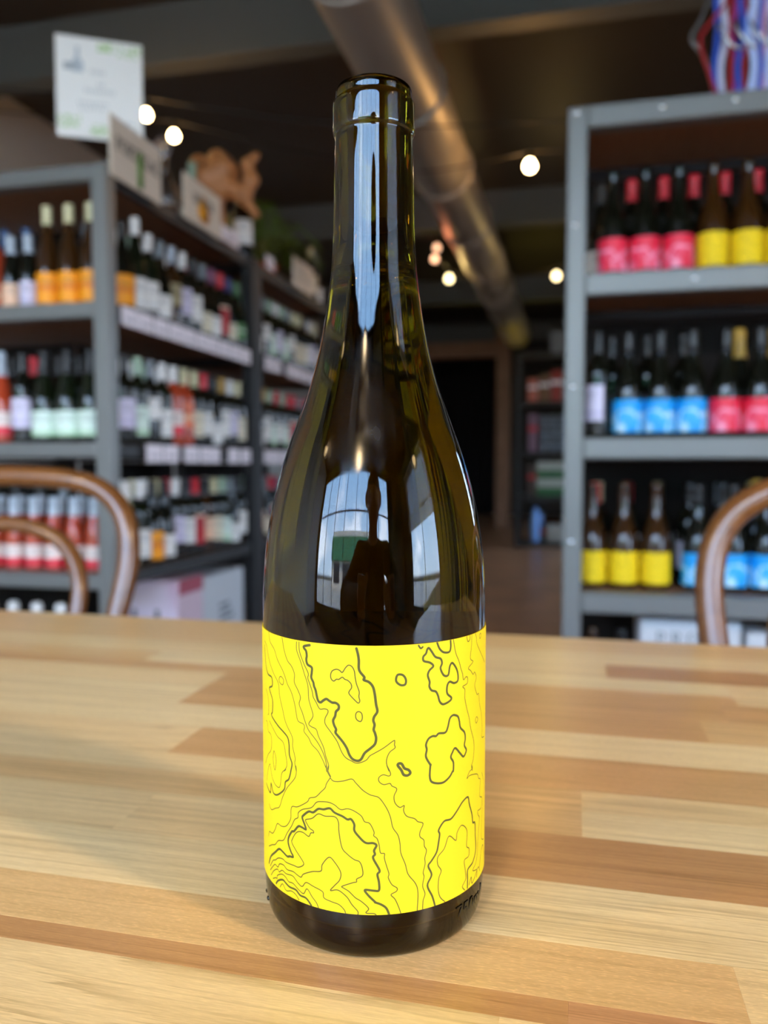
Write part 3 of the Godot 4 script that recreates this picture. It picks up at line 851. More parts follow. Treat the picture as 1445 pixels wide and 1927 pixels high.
func _shelf_bottles() -> void:
	KINDS = {
		"pink": ["burgundy", "dark", "", "swirl_pink", 0.017, 0.107, 178.0, "dark bottle with pink swirled label"],
		"blue": ["burgundy", "dark", "black", "swirl_blue", 0.017, 0.107, 178.0, "dark bottle with blue swirled label"],
		"pinkcap": ["burgundy", "dark", "black", "swirl_pink", 0.017, 0.107, 178.0, "black-capped bottle with pink swirled label"],
		"yellow": ["burgundy", "amber", "", "contour", 0.017, 0.107, 179.9, "olive bottle with yellow contour-line label"],
		"redcap": ["bordeaux", "dark", "red", "label_tan", 0.04, 0.12, 80.0, "dark bottle with red capsule and tan label"],
		"goldcap": ["champagne", "dark", "gold", "label_cream", 0.03, 0.10, 70.0, "dark bottle with gold foil neck"],
		"orange": ["hock", "amber", "cream", "label_orange", 0.012, 0.112, 120.0, "tall bottle with orange label and cream capsule"],
		"bluecap": ["bordeaux", "dark", "blue", "label_lavender", 0.03, 0.10, 70.0, "dark bottle with blue capsule"],
		"peach": ["small", "dark", "silver", "label_peach", 0.008, 0.085, 80.0, "small dark bottle with peach label"],
		"lav": ["small", "dark", "silver", "label_lavender", 0.008, 0.09, 70.0, "small dark bottle with lavender label"],
		"salmon": ["bordeaux", "rose", "cream", "label_salmon", 0.02, 0.09, 80.0, "salmon-coloured bottle with orange label"],
		"bigrose": ["champagne", "rose", "silver", "label_rose", 0.025, 0.105, 85.0, "large rose bottle with silver foil"],
		"mintlab": ["champagne", "green", "black", "label_mint", 0.022, 0.105, 130.0, "green sparkling bottle with pale green label"],
		"darklav": ["bordeaux", "dark", "black", "label_lavender", 0.05, 0.15, 60.0, "dark bottle with lavender label"],
		"minirose": ["small", "rose", "silver", "label_rose", 0.012, 0.085, 120.0, "small rose bottle with white and red label"],
		"miniback": ["small", "rose", "silver", "label_rose", 0.012, 0.085, 120.0, "small rose bottle with silver cap"],
		"dim": ["bordeaux", "dark", "black", "label_lavender", 0.05, 0.13, 70.0, "plain dark bottle with lavender label"],
		"icecap": ["champagne", "pale", "white", "label_white", 0.04, 0.13, 80.0, "pale bottle with white foil neck"],
		"w_w": ["bordeaux", "green", "white", "label_white", 0.03, 0.13, 85.0, "green bottle with white label and white capsule"],
		"tallw": ["hock", "green", "white", "label_white", 0.02, 0.125, 95.0, "tall green bottle with white label and white capsule"],
		"mint_w": ["bordeaux", "green", "mint", "label_mint", 0.03, 0.13, 90.0, "green bottle with mint label and mint capsule"],
		"pale_w": ["burgundy", "pale", "white", "label_white", 0.018, 0.105, 95.0, "pale bottle with white label and white capsule"],
		"w_g": ["burgundy", "dark", "grey", "label_white", 0.02, 0.10, 85.0, "dark bottle with white label and grey capsule"],
		"olive": ["bordeaux", "amber", "silver", "label_olive", 0.08, 0.16, 85.0, "amber bottle with olive label"],
		"lav_w": ["bordeaux", "dark", "white", "label_lavender", 0.06, 0.16, 80.0, "dark bottle with lavender label and white capsule"],
		"w_b": ["bordeaux", "dark", "black", "label_white", 0.05, 0.15, 80.0, "dark bottle with white label and black capsule"],
		"high_w": ["bordeaux", "dark", "grey", "label_white", 0.09, 0.165, 85.0, "dark bottle with high white label"],
		"cream": ["burgundy", "dark", "grey", "label_cream", 0.02, 0.10, 80.0, "dark bottle with cream label and grey capsule"],
		"creamc": ["bordeaux", "dark", "cream", "label_cream", 0.04, 0.14, 80.0, "dark bottle with cream label and cream capsule"],
		"red_r": ["bordeaux", "dark", "red", "label_red", 0.04, 0.16, 80.0, "dark bottle with red label and red capsule"],
		"w_r": ["bordeaux", "dark", "red", "label_white", 0.05, 0.14, 80.0, "dark bottle with white label and red capsule"],
		"w_m": ["burgundy", "dark", "mauve", "label_white", 0.02, 0.10, 80.0, "dark bottle with white label and mauve capsule"],
		"w_n": ["bordeaux", "dark", "navy", "label_cream", 0.03, 0.10, 80.0, "dark bottle with cream label and navy capsule"],
		"green": ["burgundy", "green", "green", "label_green", 0.045, 0.115, 80.0, "green bottle with green label and green capsule"],
		"rosew": ["bordeaux", "rose", "white", "label_rose", 0.04, 0.13, 75.0, "rose bottle with white capsule and red-banded label"],
		"roseo": ["bordeaux", "rose", "cream", "label_salmon", 0.07, 0.17, 80.0, "rose bottle with orange label"],
		"w_gold": ["bordeaux", "dark", "gold", "label_white", 0.05, 0.16, 80.0, "dark bottle with white label and gold capsule"],
		"orange_s": ["burgundy", "dark", "black", "label_orange", 0.015, 0.115, 85.0, "dark bottle with orange label and black capsule"],
		"w_bl": ["burgundy", "dark", "black", "label_white", 0.018, 0.10, 85.0, "round-shouldered dark bottle, white label"],
		"peachb": ["bordeaux", "amber", "black", "label_peach", 0.05, 0.14, 80.0, "amber bottle with peach label"],
	}
	# the tall rack
	var y3: float = LEVELS[3]
	var y2: float = LEVELS[2]
	var y1: float = LEVELS[1]
	var y0: float = LEVELS[0]
	var f := func(xs: Array, y: float, z: float) -> Array:
		return xs.map(func(x): return Vector3(x, y, z))
	_row(["w_bl"], f.call([0.063], y3, -2.475), 0, 5, "tall rack upper shelf behind the post", "bottles on the tall rack")
	_row(["pink", "pink", "pink", "yellow", "yellow", "yellow"], f.call([0.093, 0.180, 0.268, 0.357, 0.445, 0.531], y3, -2.375), -8, 40, "tall rack upper shelf, front row", "bottles on the tall rack")
	_row(["redcap", "redcap", "redcap", "redcap", "redcap"], f.call([0.148, 0.236, 0.318, 0.400, 0.485], y3, -2.468), -8, 15, "tall rack upper shelf, back row", "bottles on the tall rack")
	_row(["darklav", "blue", "blue", "blue", "pinkcap", "pinkcap"], f.call([0.058, 0.141, 0.227, 0.312, 0.399, 0.486], y2, -2.375), -8, 40, "tall rack middle shelf, front row", "bottles on the tall rack")
	_row(["dim", "dim", "dim", "goldcap", "goldcap"], f.call([0.10, 0.20, 0.30, 0.449, 0.545], y2, -2.475), -8, 15, "tall rack middle shelf, back row", "bottles on the tall rack")
	_row(["yellow", "yellow", "yellow", "blue", "blue", "blue"], f.call([0.050, 0.138, 0.226, 0.339, 0.432, 0.519], y1, -2.40), -8, 40, "tall rack lower shelf, front row", "bottles on the tall rack")
	_row(["redcap", "w_b", "w_b", "dim", "w_b", "goldcap"], f.call([0.06, 0.15, 0.24, 0.33, 0.42, 0.51], y1, -2.50), -8, 15, "tall rack lower shelf, second row", "bottles on the tall rack")
	_row(["creamc", "redcap", "creamc", "w_b", "w_g", "creamc"], f.call([0.07, 0.16, 0.25, 0.34, 0.43, 0.52], y1, -2.61), -8, 15, "tall rack lower shelf, third row", "bottles on the tall rack")
	_row(["yellow", "dim"], f.call([0.055, 0.138], y0, -2.42), -8, 30, "tall rack bottom shelf", "bottles on the tall rack")
	# the rack end that faces the window
	_row(["salmon", "peach", "lav", "orange", "orange", "orange"], f.call([-1.935, -1.862, -1.794, -1.720, -1.638, -1.558], y3, -2.365), 12, 30, "rack end top shelf, front row", "bottles on the rack end")
	_row(["bluecap", "bluecap", "w_g"], f.call([-1.965, -1.875, -1.64], y3, -2.465), 12, 20, "rack end top shelf, back row", "bottles on the rack end")
	_row(["bigrose", "darklav", "mintlab", "mintlab", "mintlab"], f.call([-1.915, -1.829, -1.745, -1.657, -1.569], y2, -2.365), 22, 12, "rack end middle shelf, front row", "bottles on the rack end")
	_row(["dim", "redcap", "w_b", "dim", "dim"], f.call([-1.95, -1.86, -1.76, -1.68, -1.60], y2, -2.465), 12, 20, "rack end middle shelf, back row", "bottles on the rack end")
	_row(["minirose", "minirose", "minirose", "minirose", "minirose", "minirose"], f.call([-1.955, -1.877, -1.799, -1.721, -1.643, -1.565], y1, -2.365), 20, 25, "rack end lower shelf, front row", "bottles on the rack end")
	_row(["miniback", "miniback", "miniback", "miniback", "miniback"], f.call([-1.985, -1.905, -1.825, -1.745, -1.665], y1, -2.44), 20, 25, "rack end lower shelf, second row", "bottles on the rack end")
	_row(["dim", "w_b", "dim", "w_g", "orange_s"], f.call([-2.10, -2.0, -1.90, -1.80, -1.70], y1, -2.535), 20, 25, "rack end lower shelf, third row", "bottles on the rack end")
	_row(["icecap", "icecap", "icecap", "icecap"], f.call([-1.985, -1.892, -1.799, -1.706], y0, -2.37), 20, 25, "rack end bottom shelf, front row", "bottles on the rack end")
	# along the aisle
	var s := func(zs: Array, y: float, x: float) -> Array:
		return zs.map(func(z): return Vector3(x, y, z))
	var z1 := [-2.455, -2.540, -2.625, -2.710, -2.795, -2.880, -2.965, -3.050, -3.135, -3.220, -3.305, -3.390]
	_row(["orange_s", "tallw", "w_w", "w_g", "olive", "lav_w", "w_b", "cream", "w_m", "red_r", "w_n", "green"], s.call(z1, y3, -1.500), 55, 14, "top near-aisle shelf, front row", "bottles along the near aisle")
	_row(["w_w", "mint_w", "w_w", "w_g", "lav_w", "high_w", "w_r", "w_m", "w_n", "w_b", "cream"], s.call(z1.slice(1, 12).map(func(z): return z - 0.015), y3, -1.590), 55, 14, "top near-aisle shelf, back row", "bottles along the near aisle")
	_row(["darklav", "mint_w", "high_w", "w_w", "rosew", "roseo", "creamc", "w_r", "w_bl", "w_gold", "lav_w", "creamc"], s.call(z1, y2, -1.500), 55, 14, "middle near-aisle shelf, front row", "bottles along the near aisle")
	_row(["w_w", "w_w", "mint_w", "w_w", "rosew", "w_b", "w_r", "w_gold", "red_r", "w_b", "mint_w"], s.call(z1.slice(1, 12).map(func(z): return z - 0.015), y2, -1.590), 55, 14, "middle near-aisle shelf, back row", "bottles along the near aisle")
	_row(["pale_w", "w_w", "orange_s", "w_bl", "lav_w", "w_b", "red_r", "peachb", "creamc", "mint_w", "w_g", "w_b"], s.call(z1, y1, -1.500), 55, 14, "lower near-aisle shelf, front row", "bottles along the near aisle")
	_row(["w_w", "creamc", "w_w", "creamc", "w_r", "w_w", "w_m", "w_b", "w_w", "cream", "w_b"], s.call(z1.slice(1, 12).map(func(z): return z - 0.015), y1, -1.590), 55, 14, "lower near-aisle shelf, back row", "bottles along the near aisle")
	var z2 := []
	for k in 11:
		z2.append(-3.61 - k * 0.088)
	var pool := ["creamc", "w_b", "cream", "w_g", "w_r", "w_bl", "high_w", "w_m", "mint_w", "peachb", "w_gold", "creamc", "red_r", "lav_w", "green"]
	var names := ["lower", "middle", "top"]
	for l in 3:
		var a := []
		var b := []
		for k in 11:
			a.append(pool[rng.randi() % pool.size()])
			b.append(pool[rng.randi() % pool.size()])
		_row(a, s.call(z2, LEVELS[l + 1], -1.500), 52, 16, "%s far-aisle shelf, front row" % names[l], "bottles along the far aisle")
		_row(b.slice(0, 10), s.call(z2.slice(0, 10).map(func(z): return z - 0.045), LEVELS[l + 1], -1.592), 52, 16, "%s far-aisle shelf, back row" % names[l], "bottles along the far aisle")
	for k in PROTO:
		PROTO[k].free()

# ---------------------------------------------------------------- cartons, price cards
func _lettering(parent: Node3D, text: String, font: String, high: float, wide: float, depth: float, m: Material, at: Vector3, turn: float) -> void:
	var tm := TextMesh.new()
	var sf := SystemFont.new()
	sf.font_names = PackedStringArray([font])
	tm.font = sf
	tm.text = text
	tm.font_size = 64
	tm.pixel_size = 0.001
	tm.depth = depth
	tm.curve_step = 2.0
	var box := tm.get_aabb()
	var o := part(parent, "lettering", tm, m, at)
	var s := high / box.size.y
	o.basis = Basis(Vector3.UP, turn) * Basis.from_scale(Vector3(wide / box.size.x if wide > 0.0 else s, s, 1))

func _boxes_and_tags() -> void:
	var wb := mat("white_board", Color(0.74, 0.755, 0.765), 0.6)
	var c := thing("wine_crate", "white crate with big grey letters on the bottom shelf of the tall rack", "crate", Vector3(0.32, LEVELS[0], -2.47))
	part(c, "body", bx(Vector3(-0.135, 0, -0.1), Vector3(0.135, 0.345, 0.1), 0.004), wb)
	_lettering(c, "P R O", "Droid Serif", 0.036, 0.115, 0.004, mat("grey_print", Color(0.36, 0.38, 0.40), 0.6), Vector3(-0.034, 0.292, 0.1), 0.0)
	var c2 := thing("carton", "plain white carton beside the lettered crate, behind the chair hoops", "carton", Vector3(0.545, LEVELS[0], -2.47))
	part(c2, "body", bx(Vector3(-0.075, 0, -0.1), Vector3(0.075, 0.32, 0.1), 0.004), wb)
	part(c2, "tape", bx(Vector3(-0.02, 0.32, -0.1), Vector3(0.02, 0.3205, 0.1), 0), mat("tape", Color(0.72, 0.68, 0.58), 0.3))
	# bottom shelf along the aisle
	var p := thing("carton", "pink and white wine carton with two dark bottles printed on its end", "carton", Vector3(-1.60, LEVELS[0], -2.86))
	part(p, "body", bx(Vector3(-0.13, 0, -0.105), Vector3(0.13, 0.345, 0.105), 0.004), mat("pink_board", Color(0.80, 0.70, 0.74), 0.6))
	var im := Image.create(128, 160, false, Image.FORMAT_RGB8)
	for y in 160:
		for x in 128:
			var col := Color(0.86, 0.80, 0.86).lerp(Color(0.80, 0.60, 0.70), 0.6 * smoothstep(0.75, 1.0, x / 128.0) * smoothstep(0.5, 0.0, y / 160.0))
			for b in [34, 84]:
				var hw := 11.0 if y > 86 else 4.5 + 6.5 * smoothstep(70.0, 86.0, y)
				if y > 52 and absf(x - b) < hw: col = Color(0.06, 0.07, 0.08)
				elif y > 95 and absf(x - b) < 19.0: col = Color(0.80, 0.45, 0.58)
			im.set_pixel(x, y, col)
	var pm := mat("bottle_print", Color.WHITE, 0.5)
	pm.albedo_texture = ImageTexture.create_from_image(im)
	var fb := MB.new()
	fb.flat([Vector3(-0.125, 0.005, 0), Vector3(0.125, 0.005, 0), Vector3(0.125, 0.34, 0), Vector3(-0.125, 0.34, 0)], [Vector2(0, 1), Vector2(1, 1), Vector2(1, 0), Vector2(0, 0)])
	part(p, "print", fb.mesh(), pm, Vector3(0, 0, 0.1055))
	part(p, "flap", bx(Vector3(0.1302, 0.285, -0.1), Vector3(0.132, 0.345, 0.1), 0), mat("red_board", Color(0.62, 0.25, 0.32), 0.6))
	var q := thing("carton", "tall white carton with grey print on its side, behind the pink one", "carton", Vector3(-1.61, LEVELS[0], -3.175))
	part(q, "body", bx(Vector3(-0.14, 0, -0.195), Vector3(0.14, 0.325, 0.195), 0.004), wb)
	for k in 3:
		part(q, "print", bx(Vector3(0.1402, 0.12 + k * 0.03, -0.08 + k * 0.02), Vector3(0.1407, 0.135 + k * 0.03, 0.06), 0), M.grey_print)
	# price cards along the aisle edges
	var n := 0
	for e in [[1.437, [[-2.40, 0.09], [-2.50, 0.10], [-2.61, 0.10], [-2.72, 0.10], [-2.825, 0.10], [-2.93, 0.09], [-3.03, 0.10], [-3.14, 0.10], [-3.25, 0.10], [-3.36, 0.10]], "top near-aisle shelf"],
			[0.99, [[-2.55, 0.11], [-2.67, 0.11], [-2.83, 0.12], [-2.95, 0.09], [-3.04, 0.08], [-3.22, 0.11], [-3.35, 0.10]], "middle near-aisle shelf"],
			[1.437, [[-3.64, 0.10], [-3.75, 0.10], [-3.93, 0.10], [-4.05, 0.12], [-4.18, 0.10], [-4.31, 0.10], [-4.45, 0.10]], "top far-aisle shelf"],
			[0.99, [[-3.62, 0.10], [-3.73, 0.10], [-3.86, 0.12], [-4.0, 0.10], [-4.15, 0.12]], "middle far-aisle shelf"]]:
		for k in e[1].size():
			var z: float = e[1][k][0]
			var w: float = e[1][k][1]
			var t := thing("price_card", "white price card, %s along the edge of the %s" % [ORD[k], e[2]], "price card", Vector3(-1.4438, e[0] - 0.002, z), 0.0, "price cards along the aisle")
			part(t, "card", bx(Vector3(0, -0.062, -w / 2), Vector3(0.0015, 0, w / 2), 0), mat("price_paper", Color(0.92, 0.88, 0.90), 0.5))
			part(t, "print", bx(Vector3(0.0015, -0.045, -w * 0.32), Vector3(0.0018, -0.038, w * 0.25), 0), mat("price_ink", Color(0.6, 0.57, 0.6), 0.6))

# ---------------------------------------------------------------- what stands on the racks
func _sign_image(kind: int) -> ImageTexture:
	var w := 192
	var h := 256 if kind == 0 else 128
	var im := Image.create(w, h, false, Image.FORMAT_RGB8)
	im.fill(Color(0.92, 0.91, 0.89) if kind == 0 else Color(0.70, 0.66, 0.60))
	var r := RandomNumberGenerator.new()
	r.seed = 40 + kind
	if kind == 0:
		for e in [[112, 14, 20], [165, 20, 28], [22, 218, 26], [92, 234, 22]]:      # vine leaves
			for k in 40:
				var p := Vector2(e[0] + r.randf_range(-1, 1) * e[2], e[1] + r.randf_range(-0.6, 0.6) * e[2])
				im.fill_rect(Rect2i(int(p.x), int(p.y), r.randi_range(3, 8), r.randi_range(3, 6)), Color(0.60, 0.76, 0.42).lerp(Color(0.75, 0.82, 0.66), r.randf()))
		for y in range(22, 88):                                                      # a pale drawing of a bottle and fruit
			var hw := 4.0 if y < 48 else 4.0 + 9.0 * smoothstep(48.0, 62.0, y)
			im.fill_rect(Rect2i(int(46 - hw), y, int(hw * 2), 1), Color(0.70, 0.73, 0.75))
		im.fill_rect(Rect2i(14, 66, 26, 18), Color(0.62, 0.65, 0.66))
		for k in 30:
			var a := r.randf() * TAU
			im.fill_rect(Rect2i(int(158 + 20 * cos(a)), int(224 + 16 * sin(a)), 5, 4), Color(0.72, 0.76, 0.78))
		for row in [[78, 76, 110], [110, 92, 104], [128, 62, 134], [162, 46, 112], [176, 50, 108]]:   # lines of faded print
			var x: int = row[1]
			while x < row[2]:
				im.fill_rect(Rect2i(x, row[0], 3, 12 if row[0] < 150 else 8), Color(0.70, 0.71, 0.71))
				im.fill_rect(Rect2i(x, row[0] + (r.randi() % 3) * 4, 6, 2), Color(0.72, 0.73, 0.73))
				x += 9
	return ImageTexture.create_from_image(im)

func _rack_tops() -> void:
	var top := TOP - 0.02
	var paper := mat("sign_board", Color(0.86, 0.80, 0.72), 0.6)
	var ink := mat("sign_ink", Color(0.12, 0.11, 0.10), 0.7)
	# white notice in a clear holder on a short steel post
	var n := thing("notice", "white notice with green vine leaves on a short steel post", "sign", Vector3(-1.555, top, -2.50), deg_to_rad(30.0))
	n.scale = Vector3(1.07, 1.07, 1.07)
	part(n, "post", bx(Vector3(-0.012, 0, -0.012), Vector3(0.012, 0.155, 0.0), 0.002), M.steel)
	part(n, "foot", bx(Vector3(-0.03, 0, -0.03), Vector3(0.03, 0.006, 0.03), 0.002), M.steel)
	var nm := mat("notice_print", Color.WHITE, 0.35)
	nm.albedo_texture = _sign_image(0)
	var b := MB.new()
	b.flat([Vector3(-0.125, 0.0, 0.0), Vector3(0.125, 0, 0.0), Vector3(0.125, 0.30, 0.0), Vector3(-0.125, 0.30, 0.0)], [Vector2(0, 1), Vector2(1, 1), Vector2(1, 0), Vector2(0, 0)])
	part(n, "sheet", b.mesh(), nm, Vector3(-0.035, 0.150, 0.0045))
	part(n, "holder", bx(Vector3(-0.165, 0.145, 0.0), Vector3(0.095, 0.455, 0.004), 0.001), M.white)
	# region signs along the aisle edge
	var s1 := thing("region_sign", "beige sign with dark letters and a green emblem, above the near aisle", "sign", Vector3(-1.4435, top - 0.032, -2.465))
	part(s1, "board", bx(Vector3(0, 0, -0.15), Vector3(0.006, 0.19, 0.165), 0.001), paper)
	_lettering(s1, "PORTUGAL", "Droid Serif", 0.042, 0.27, 0.002, ink, Vector3(0.0065, 0.11, 0.0), PI / 2)
	part(s1, "emblem", MB.new().lathe([Vector2(0, 0), Vector2(0.018, 0.002), Vector2(0.016, 0.05), Vector2(0.02, 0.09), Vector2(0.008, 0.12), Vector2(0, 0.128)], 16, Transform3D(Basis.from_scale(Vector3(0.1, 1, 1)), Vector3(0.008, 0.01, -0.01))).mesh(), mat("emblem_green", Color(0.32, 0.52, 0.12), 0.6))
	var s2 := thing("region_sign", "beige sign with a yellow emblem, second along the rack top", "sign", Vector3(-1.4435, top - 0.02, -2.945))
	part(s2, "board", bx(Vector3(0, 0, -0.16), Vector3(0.006, 0.168, 0.16), 0.001), paper)
	_lettering(s2, "SPAIN", "Droid Serif", 0.036, 0.17, 0.002, ink, Vector3(0.0065, 0.098, 0.0), PI / 2)
	part(s2, "emblem", MB.new().lathe([Vector2(0, 0), Vector2(0.034, 0.004), Vector2(0.05, 0.03), Vector2(0.042, 0.065), Vector2(0.014, 0.085), Vector2(0.006, 0.11), Vector2(0, 0.112)], 16, Transform3D(Basis.from_scale(Vector3(0.08, 1, 1)), Vector3(0.008, 0.02, 0.0))).mesh(), mat("emblem_yellow", Color(0.88, 0.58, 0.05), 0.6))
	var s3 := thing("region_sign", "faded beige sign on the second rack, in front of the palm", "sign", Vector3(-1.4435, top - 0.01, -4.14))
	part(s3, "board", bx(Vector3(0, 0, -0.16), Vector3(0.006, 0.15, 0.16), 0.001), paper)
	for k in 5:
		part(s3, "rule", bx(Vector3(0.006, 0.03, -0.10 + k * 0.045), Vector3(0.007, 0.12, -0.09 + k * 0.045), 0), mat("faded_ink", Color(0.52, 0.48, 0.43), 0.7))
	for e in [["small white card standing beside the yellow emblem sign", -3.205], ["small white card standing on the second rack by the copper bowl", -3.66]]:
		var cd := thing("card", e[0], "card", Vector3(-1.4435, top - 0.01, e[1]))
		part(cd, "card", bx(Vector3(0, 0, -0.085 if e[1] > -3.5 else -0.05), Vector3(0.003, 0.062, 0.085 if e[1] > -3.5 else 0.05), 0), M.price_paper)
		part(cd, "print", bx(Vector3(0.003, 0.02, -0.04), Vector3(0.0035, 0.03, 0.04), 0), M.price_ink)
	# cut-glass decanter
	var cg := mat("clear_glass", Color(0.97, 0.97, 0.97, 0.0), 0.02)
	cg.refraction_enabled = true
	cg.refraction_scale = 0.05
	var d := thing("decanter", "clear glass decanter between the two beige signs under a bulb", "decanter", Vector3(-1.53, top, -2.80))
	part(d, "body", MB.new().lathe(curve([Vector2(0.0, 0.004), Vector2(0.04, 0.0), Vector2(0.056, 0.02), Vector2(0.058, 0.06), Vector2(0.045, 0.11), Vector2(0.022, 0.15), Vector2(0.016, 0.19), Vector2(0.02, 0.222), Vector2(0.0175, 0.223), Vector2(0.013, 0.19), Vector2(0.019, 0.15), Vector2(0.042, 0.108), Vector2(0.054, 0.06), Vector2(0.052, 0.022), Vector2(0.0, 0.012)], 3), 28).mesh(), cg)
	part(d, "stopper", MB.new().lathe(curve([Vector2(0.0, 0.20), Vector2(0.011, 0.20), Vector2(0.012, 0.222), Vector2(0.026, 0.24), Vector2(0.028, 0.262), Vector2(0.014, 0.284), Vector2(0.0, 0.288)], 3), 20).mesh(), cg)
	# carving
	var cv := thing("carving", "carved wooden elephant head with raised trunk on the rack top", "carving", Vector3(-1.56, top, -3.30), deg_to_rad(13.5))
	cv.scale = Vector3.ONE * 1.1
	var bones := [[Vector3(0.0, 0.062, 0), 0.052, Vector3(0.0, 0.15, 0), 0.042], [Vector3(-0.035, 0.27, 0), 0.07, Vector3(0.03, 0.30, 0), 0.068], [Vector3(-0.03, 0.17, 0), 0.035, Vector3(0.04, 0.24, 0.02), 0.045],
		[Vector3(-0.06, 0.34, -0.01), 0.036, Vector3(-0.07, 0.25, -0.02), 0.03], [Vector3(0.02, 0.35, 0.02), 0.036, Vector3(0.05, 0.31, 0.03), 0.036], [Vector3(0.05, 0.24, 0.01), 0.038, Vector3(0.12, 0.21, 0.01), 0.03], [Vector3(0.12, 0.21, 0.01), 0.03, Vector3(0.152, 0.27, 0.01), 0.027],
		[Vector3(0.152, 0.27, 0.01), 0.027, Vector3(0.135, 0.33, 0.01), 0.021], [Vector3(0.135, 0.33, 0.01), 0.021, Vector3(0.17, 0.365, 0.01), 0.016], [Vector3(0.12, 0.2, 0.01), 0.024, Vector3(0.17, 0.135, 0.01), 0.015]]
	part(cv, "head", blob(bones, 0.0085, 0.02), M.carved_wood)
	part(cv, "plinth", MB.new().lathe([Vector2(0, 0), Vector2(0.075, 0), Vector2(0.078, 0.006), Vector2(0.066, 0.022), Vector2(0, 0.024)], 28).mesh(), M.carved_wood)
	for sd in [-1, 1]:
		part(cv, "eye", MB.new().lathe([Vector2(0.007, 0), Vector2(0.005, 0.004), Vector2(0, 0.006)], 10, Transform3D(Basis(Vector3.RIGHT, PI / 2), Vector3(0.0 + sd * 0.028, 0.305, 0.068))).mesh(), M.black)
	# bottles on top
	PROTO.clear()
	_top_bottle("w_b", Vector3(-1.50, top, -3.475), 1.12, "dark bottle with cream label standing on the rack corner beside the carving")
	_top_bottle("mint_w", Vector3(-1.60, top, -3.175), 1.1, "green bottle with mint capsule standing behind the yellow emblem sign")
	_top_bottle("creamc", Vector3(-1.50, top, -4.44), 1.0, "cream-capped bottle standing past the faded sign on the second rack")
	_top_bottle("w_g", Vector3(-1.52, top, -4.58), 1.0, "dark bottle with white label, last on top of the second rack")
	for k in PROTO: PROTO[k].free()
	PROTO.clear()
	# palm in a copper bowl
	var pl := thing("potted_palm", "arching green palm in a copper bowl on the second rack", "plant", Vector3(-1.62, top, -3.93))
	var bowl := mat("copper", Color(0.72, 0.36, 0.20), 0.35, 0.7)
	part(pl, "bowl", MB.new().lathe(curve([Vector2(0, 0), Vector2(0.05, 0), Vector2(0.09, 0.03), Vector2(0.11, 0.075), Vector2(0.112, 0.082), Vector2(0.106, 0.08), Vector2(0.085, 0.06), Vector2(0, 0.055)], 3), 32).mesh(), bowl)
	var lf := mat("palm_leaf", Color(0.27, 0.37, 0.09), 0.45)
	lf.cull_mode = BaseMaterial3D.CULL_DISABLED
	lf.backlight_enabled = true
	lf.backlight = Color(0.06, 0.09, 0.02)
	for k in 13:
		var a := k * 2.4 + 0.3
		var reach := 0.20 + 0.09 * rng.randf()
		var up := 0.16 + 0.16 * rng.randf()
		var dir := Vector3(sin(a), 0, cos(a))
		var sp := curve([Vector3(0, 0.06, 0) + dir * 0.02, Vector3(0, 0.06 + up * 0.7, 0) + dir * reach * 0.35, Vector3(0, 0.06 + up, 0) + dir * reach * 0.7, Vector3(0, 0.05 + up * 0.75, 0) + dir * reach, Vector3(0, 0.06 + up * 0.4, 0) + dir * reach * 1.2], 5)
		var fb := MB.new().tube(sp, 0.003, 5, 0.001)
		var acr := dir.cross(Vector3.UP)
		for i in range(4, sp.size() - 1):
			for sd in [-1.0, 1.0]:
				var l := 0.075 * sin(PI * (i - 2.0) / (sp.size() + 1.0))
				var fw: Vector3 = (sp[i + 1] - sp[i]).normalized()
				var tip: Vector3 = sp[i] + acr * sd * l + fw * l * 0.6 - Vector3.UP * l * 0.35
				var mid: Vector3 = sp[i].lerp(tip, 0.45)
				tip.y = maxf(tip.y, 0.012)
				fb.flat([sp[i], mid + fw * 0.008, tip])
				fb.flat([sp[i], tip, mid - fw * 0.008])
		part(pl, "frond", fb.mesh(), lf)
	# tall rack: braided leads on a wire stand and a pale block
	var ws := thing("wire_stand", "bent grey wire stand of braided leads on the tall rack", "stand", Vector3(0.40, TOP, -2.42))
	var wire := mat("grey_wire", Color(0.46, 0.45, 0.44), 0.4, 0.4)
	for sd in [-1, 1]:
		part(ws, "wire", MB.new().tube(curve([Vector3(sd * 0.066, 0.0, 0.06), Vector3(sd * 0.045, 0.05, 0.04), Vector3(sd * 0.075, 0.135, 0.05), Vector3(sd * 0.108, 0.185, 0.05), Vector3(sd * 0.082, 0.245, 0.04), Vector3(sd * 0.04, 0.35, 0.01), Vector3(0.0, 0.385, 0)], 5), 0.0055, 8).mesh(), wire)
		part(ws, "foot", MB.new().tube([Vector3(sd * 0.066, 0.005, 0.09), Vector3(sd * 0.066, 0.005, -0.09)], 0.005, 8).mesh(), wire)
	part(ws, "hanging_bar", MB.new().tube([Vector3(-0.075, 0.335, 0.06), Vector3(0.085, 0.335, 0.06)], 0.005, 8).mesh(), wire)
	for k in 3:
		part(ws, "clip", MB.new().tube(curve([Vector3(-0.05 + k * 0.04, 0.2, 0.085), Vector3(-0.035 + k * 0.04, 0.17, 0.09), Vector3(-0.01 + k * 0.04, 0.135, 0.09), Vector3(0.015 + k * 0.035, 0.13, 0.085)], 4), 0.004, 6).mesh(), M.bolt)
	var cols := {"blue": [Color(0.06, 0.22, 0.60), Color(0.16, 0.36, 0.78)], "white": [Color(0.84, 0.83, 0.90), Color(0.55, 0.56, 0.66)], "red": [Color(0.68, 0.05, 0.08), Color(0.45, 0.03, 0.06)], "blue and red": [Color(0.10, 0.25, 0.70), Color(0.75, 0.12, 0.25)],
		"white and pink": [Color(0.88, 0.84, 0.90), Color(0.78, 0.28, 0.42)], "pale blue": [Color(0.55, 0.68, 0.90), Color(0.80, 0.85, 0.95)]}
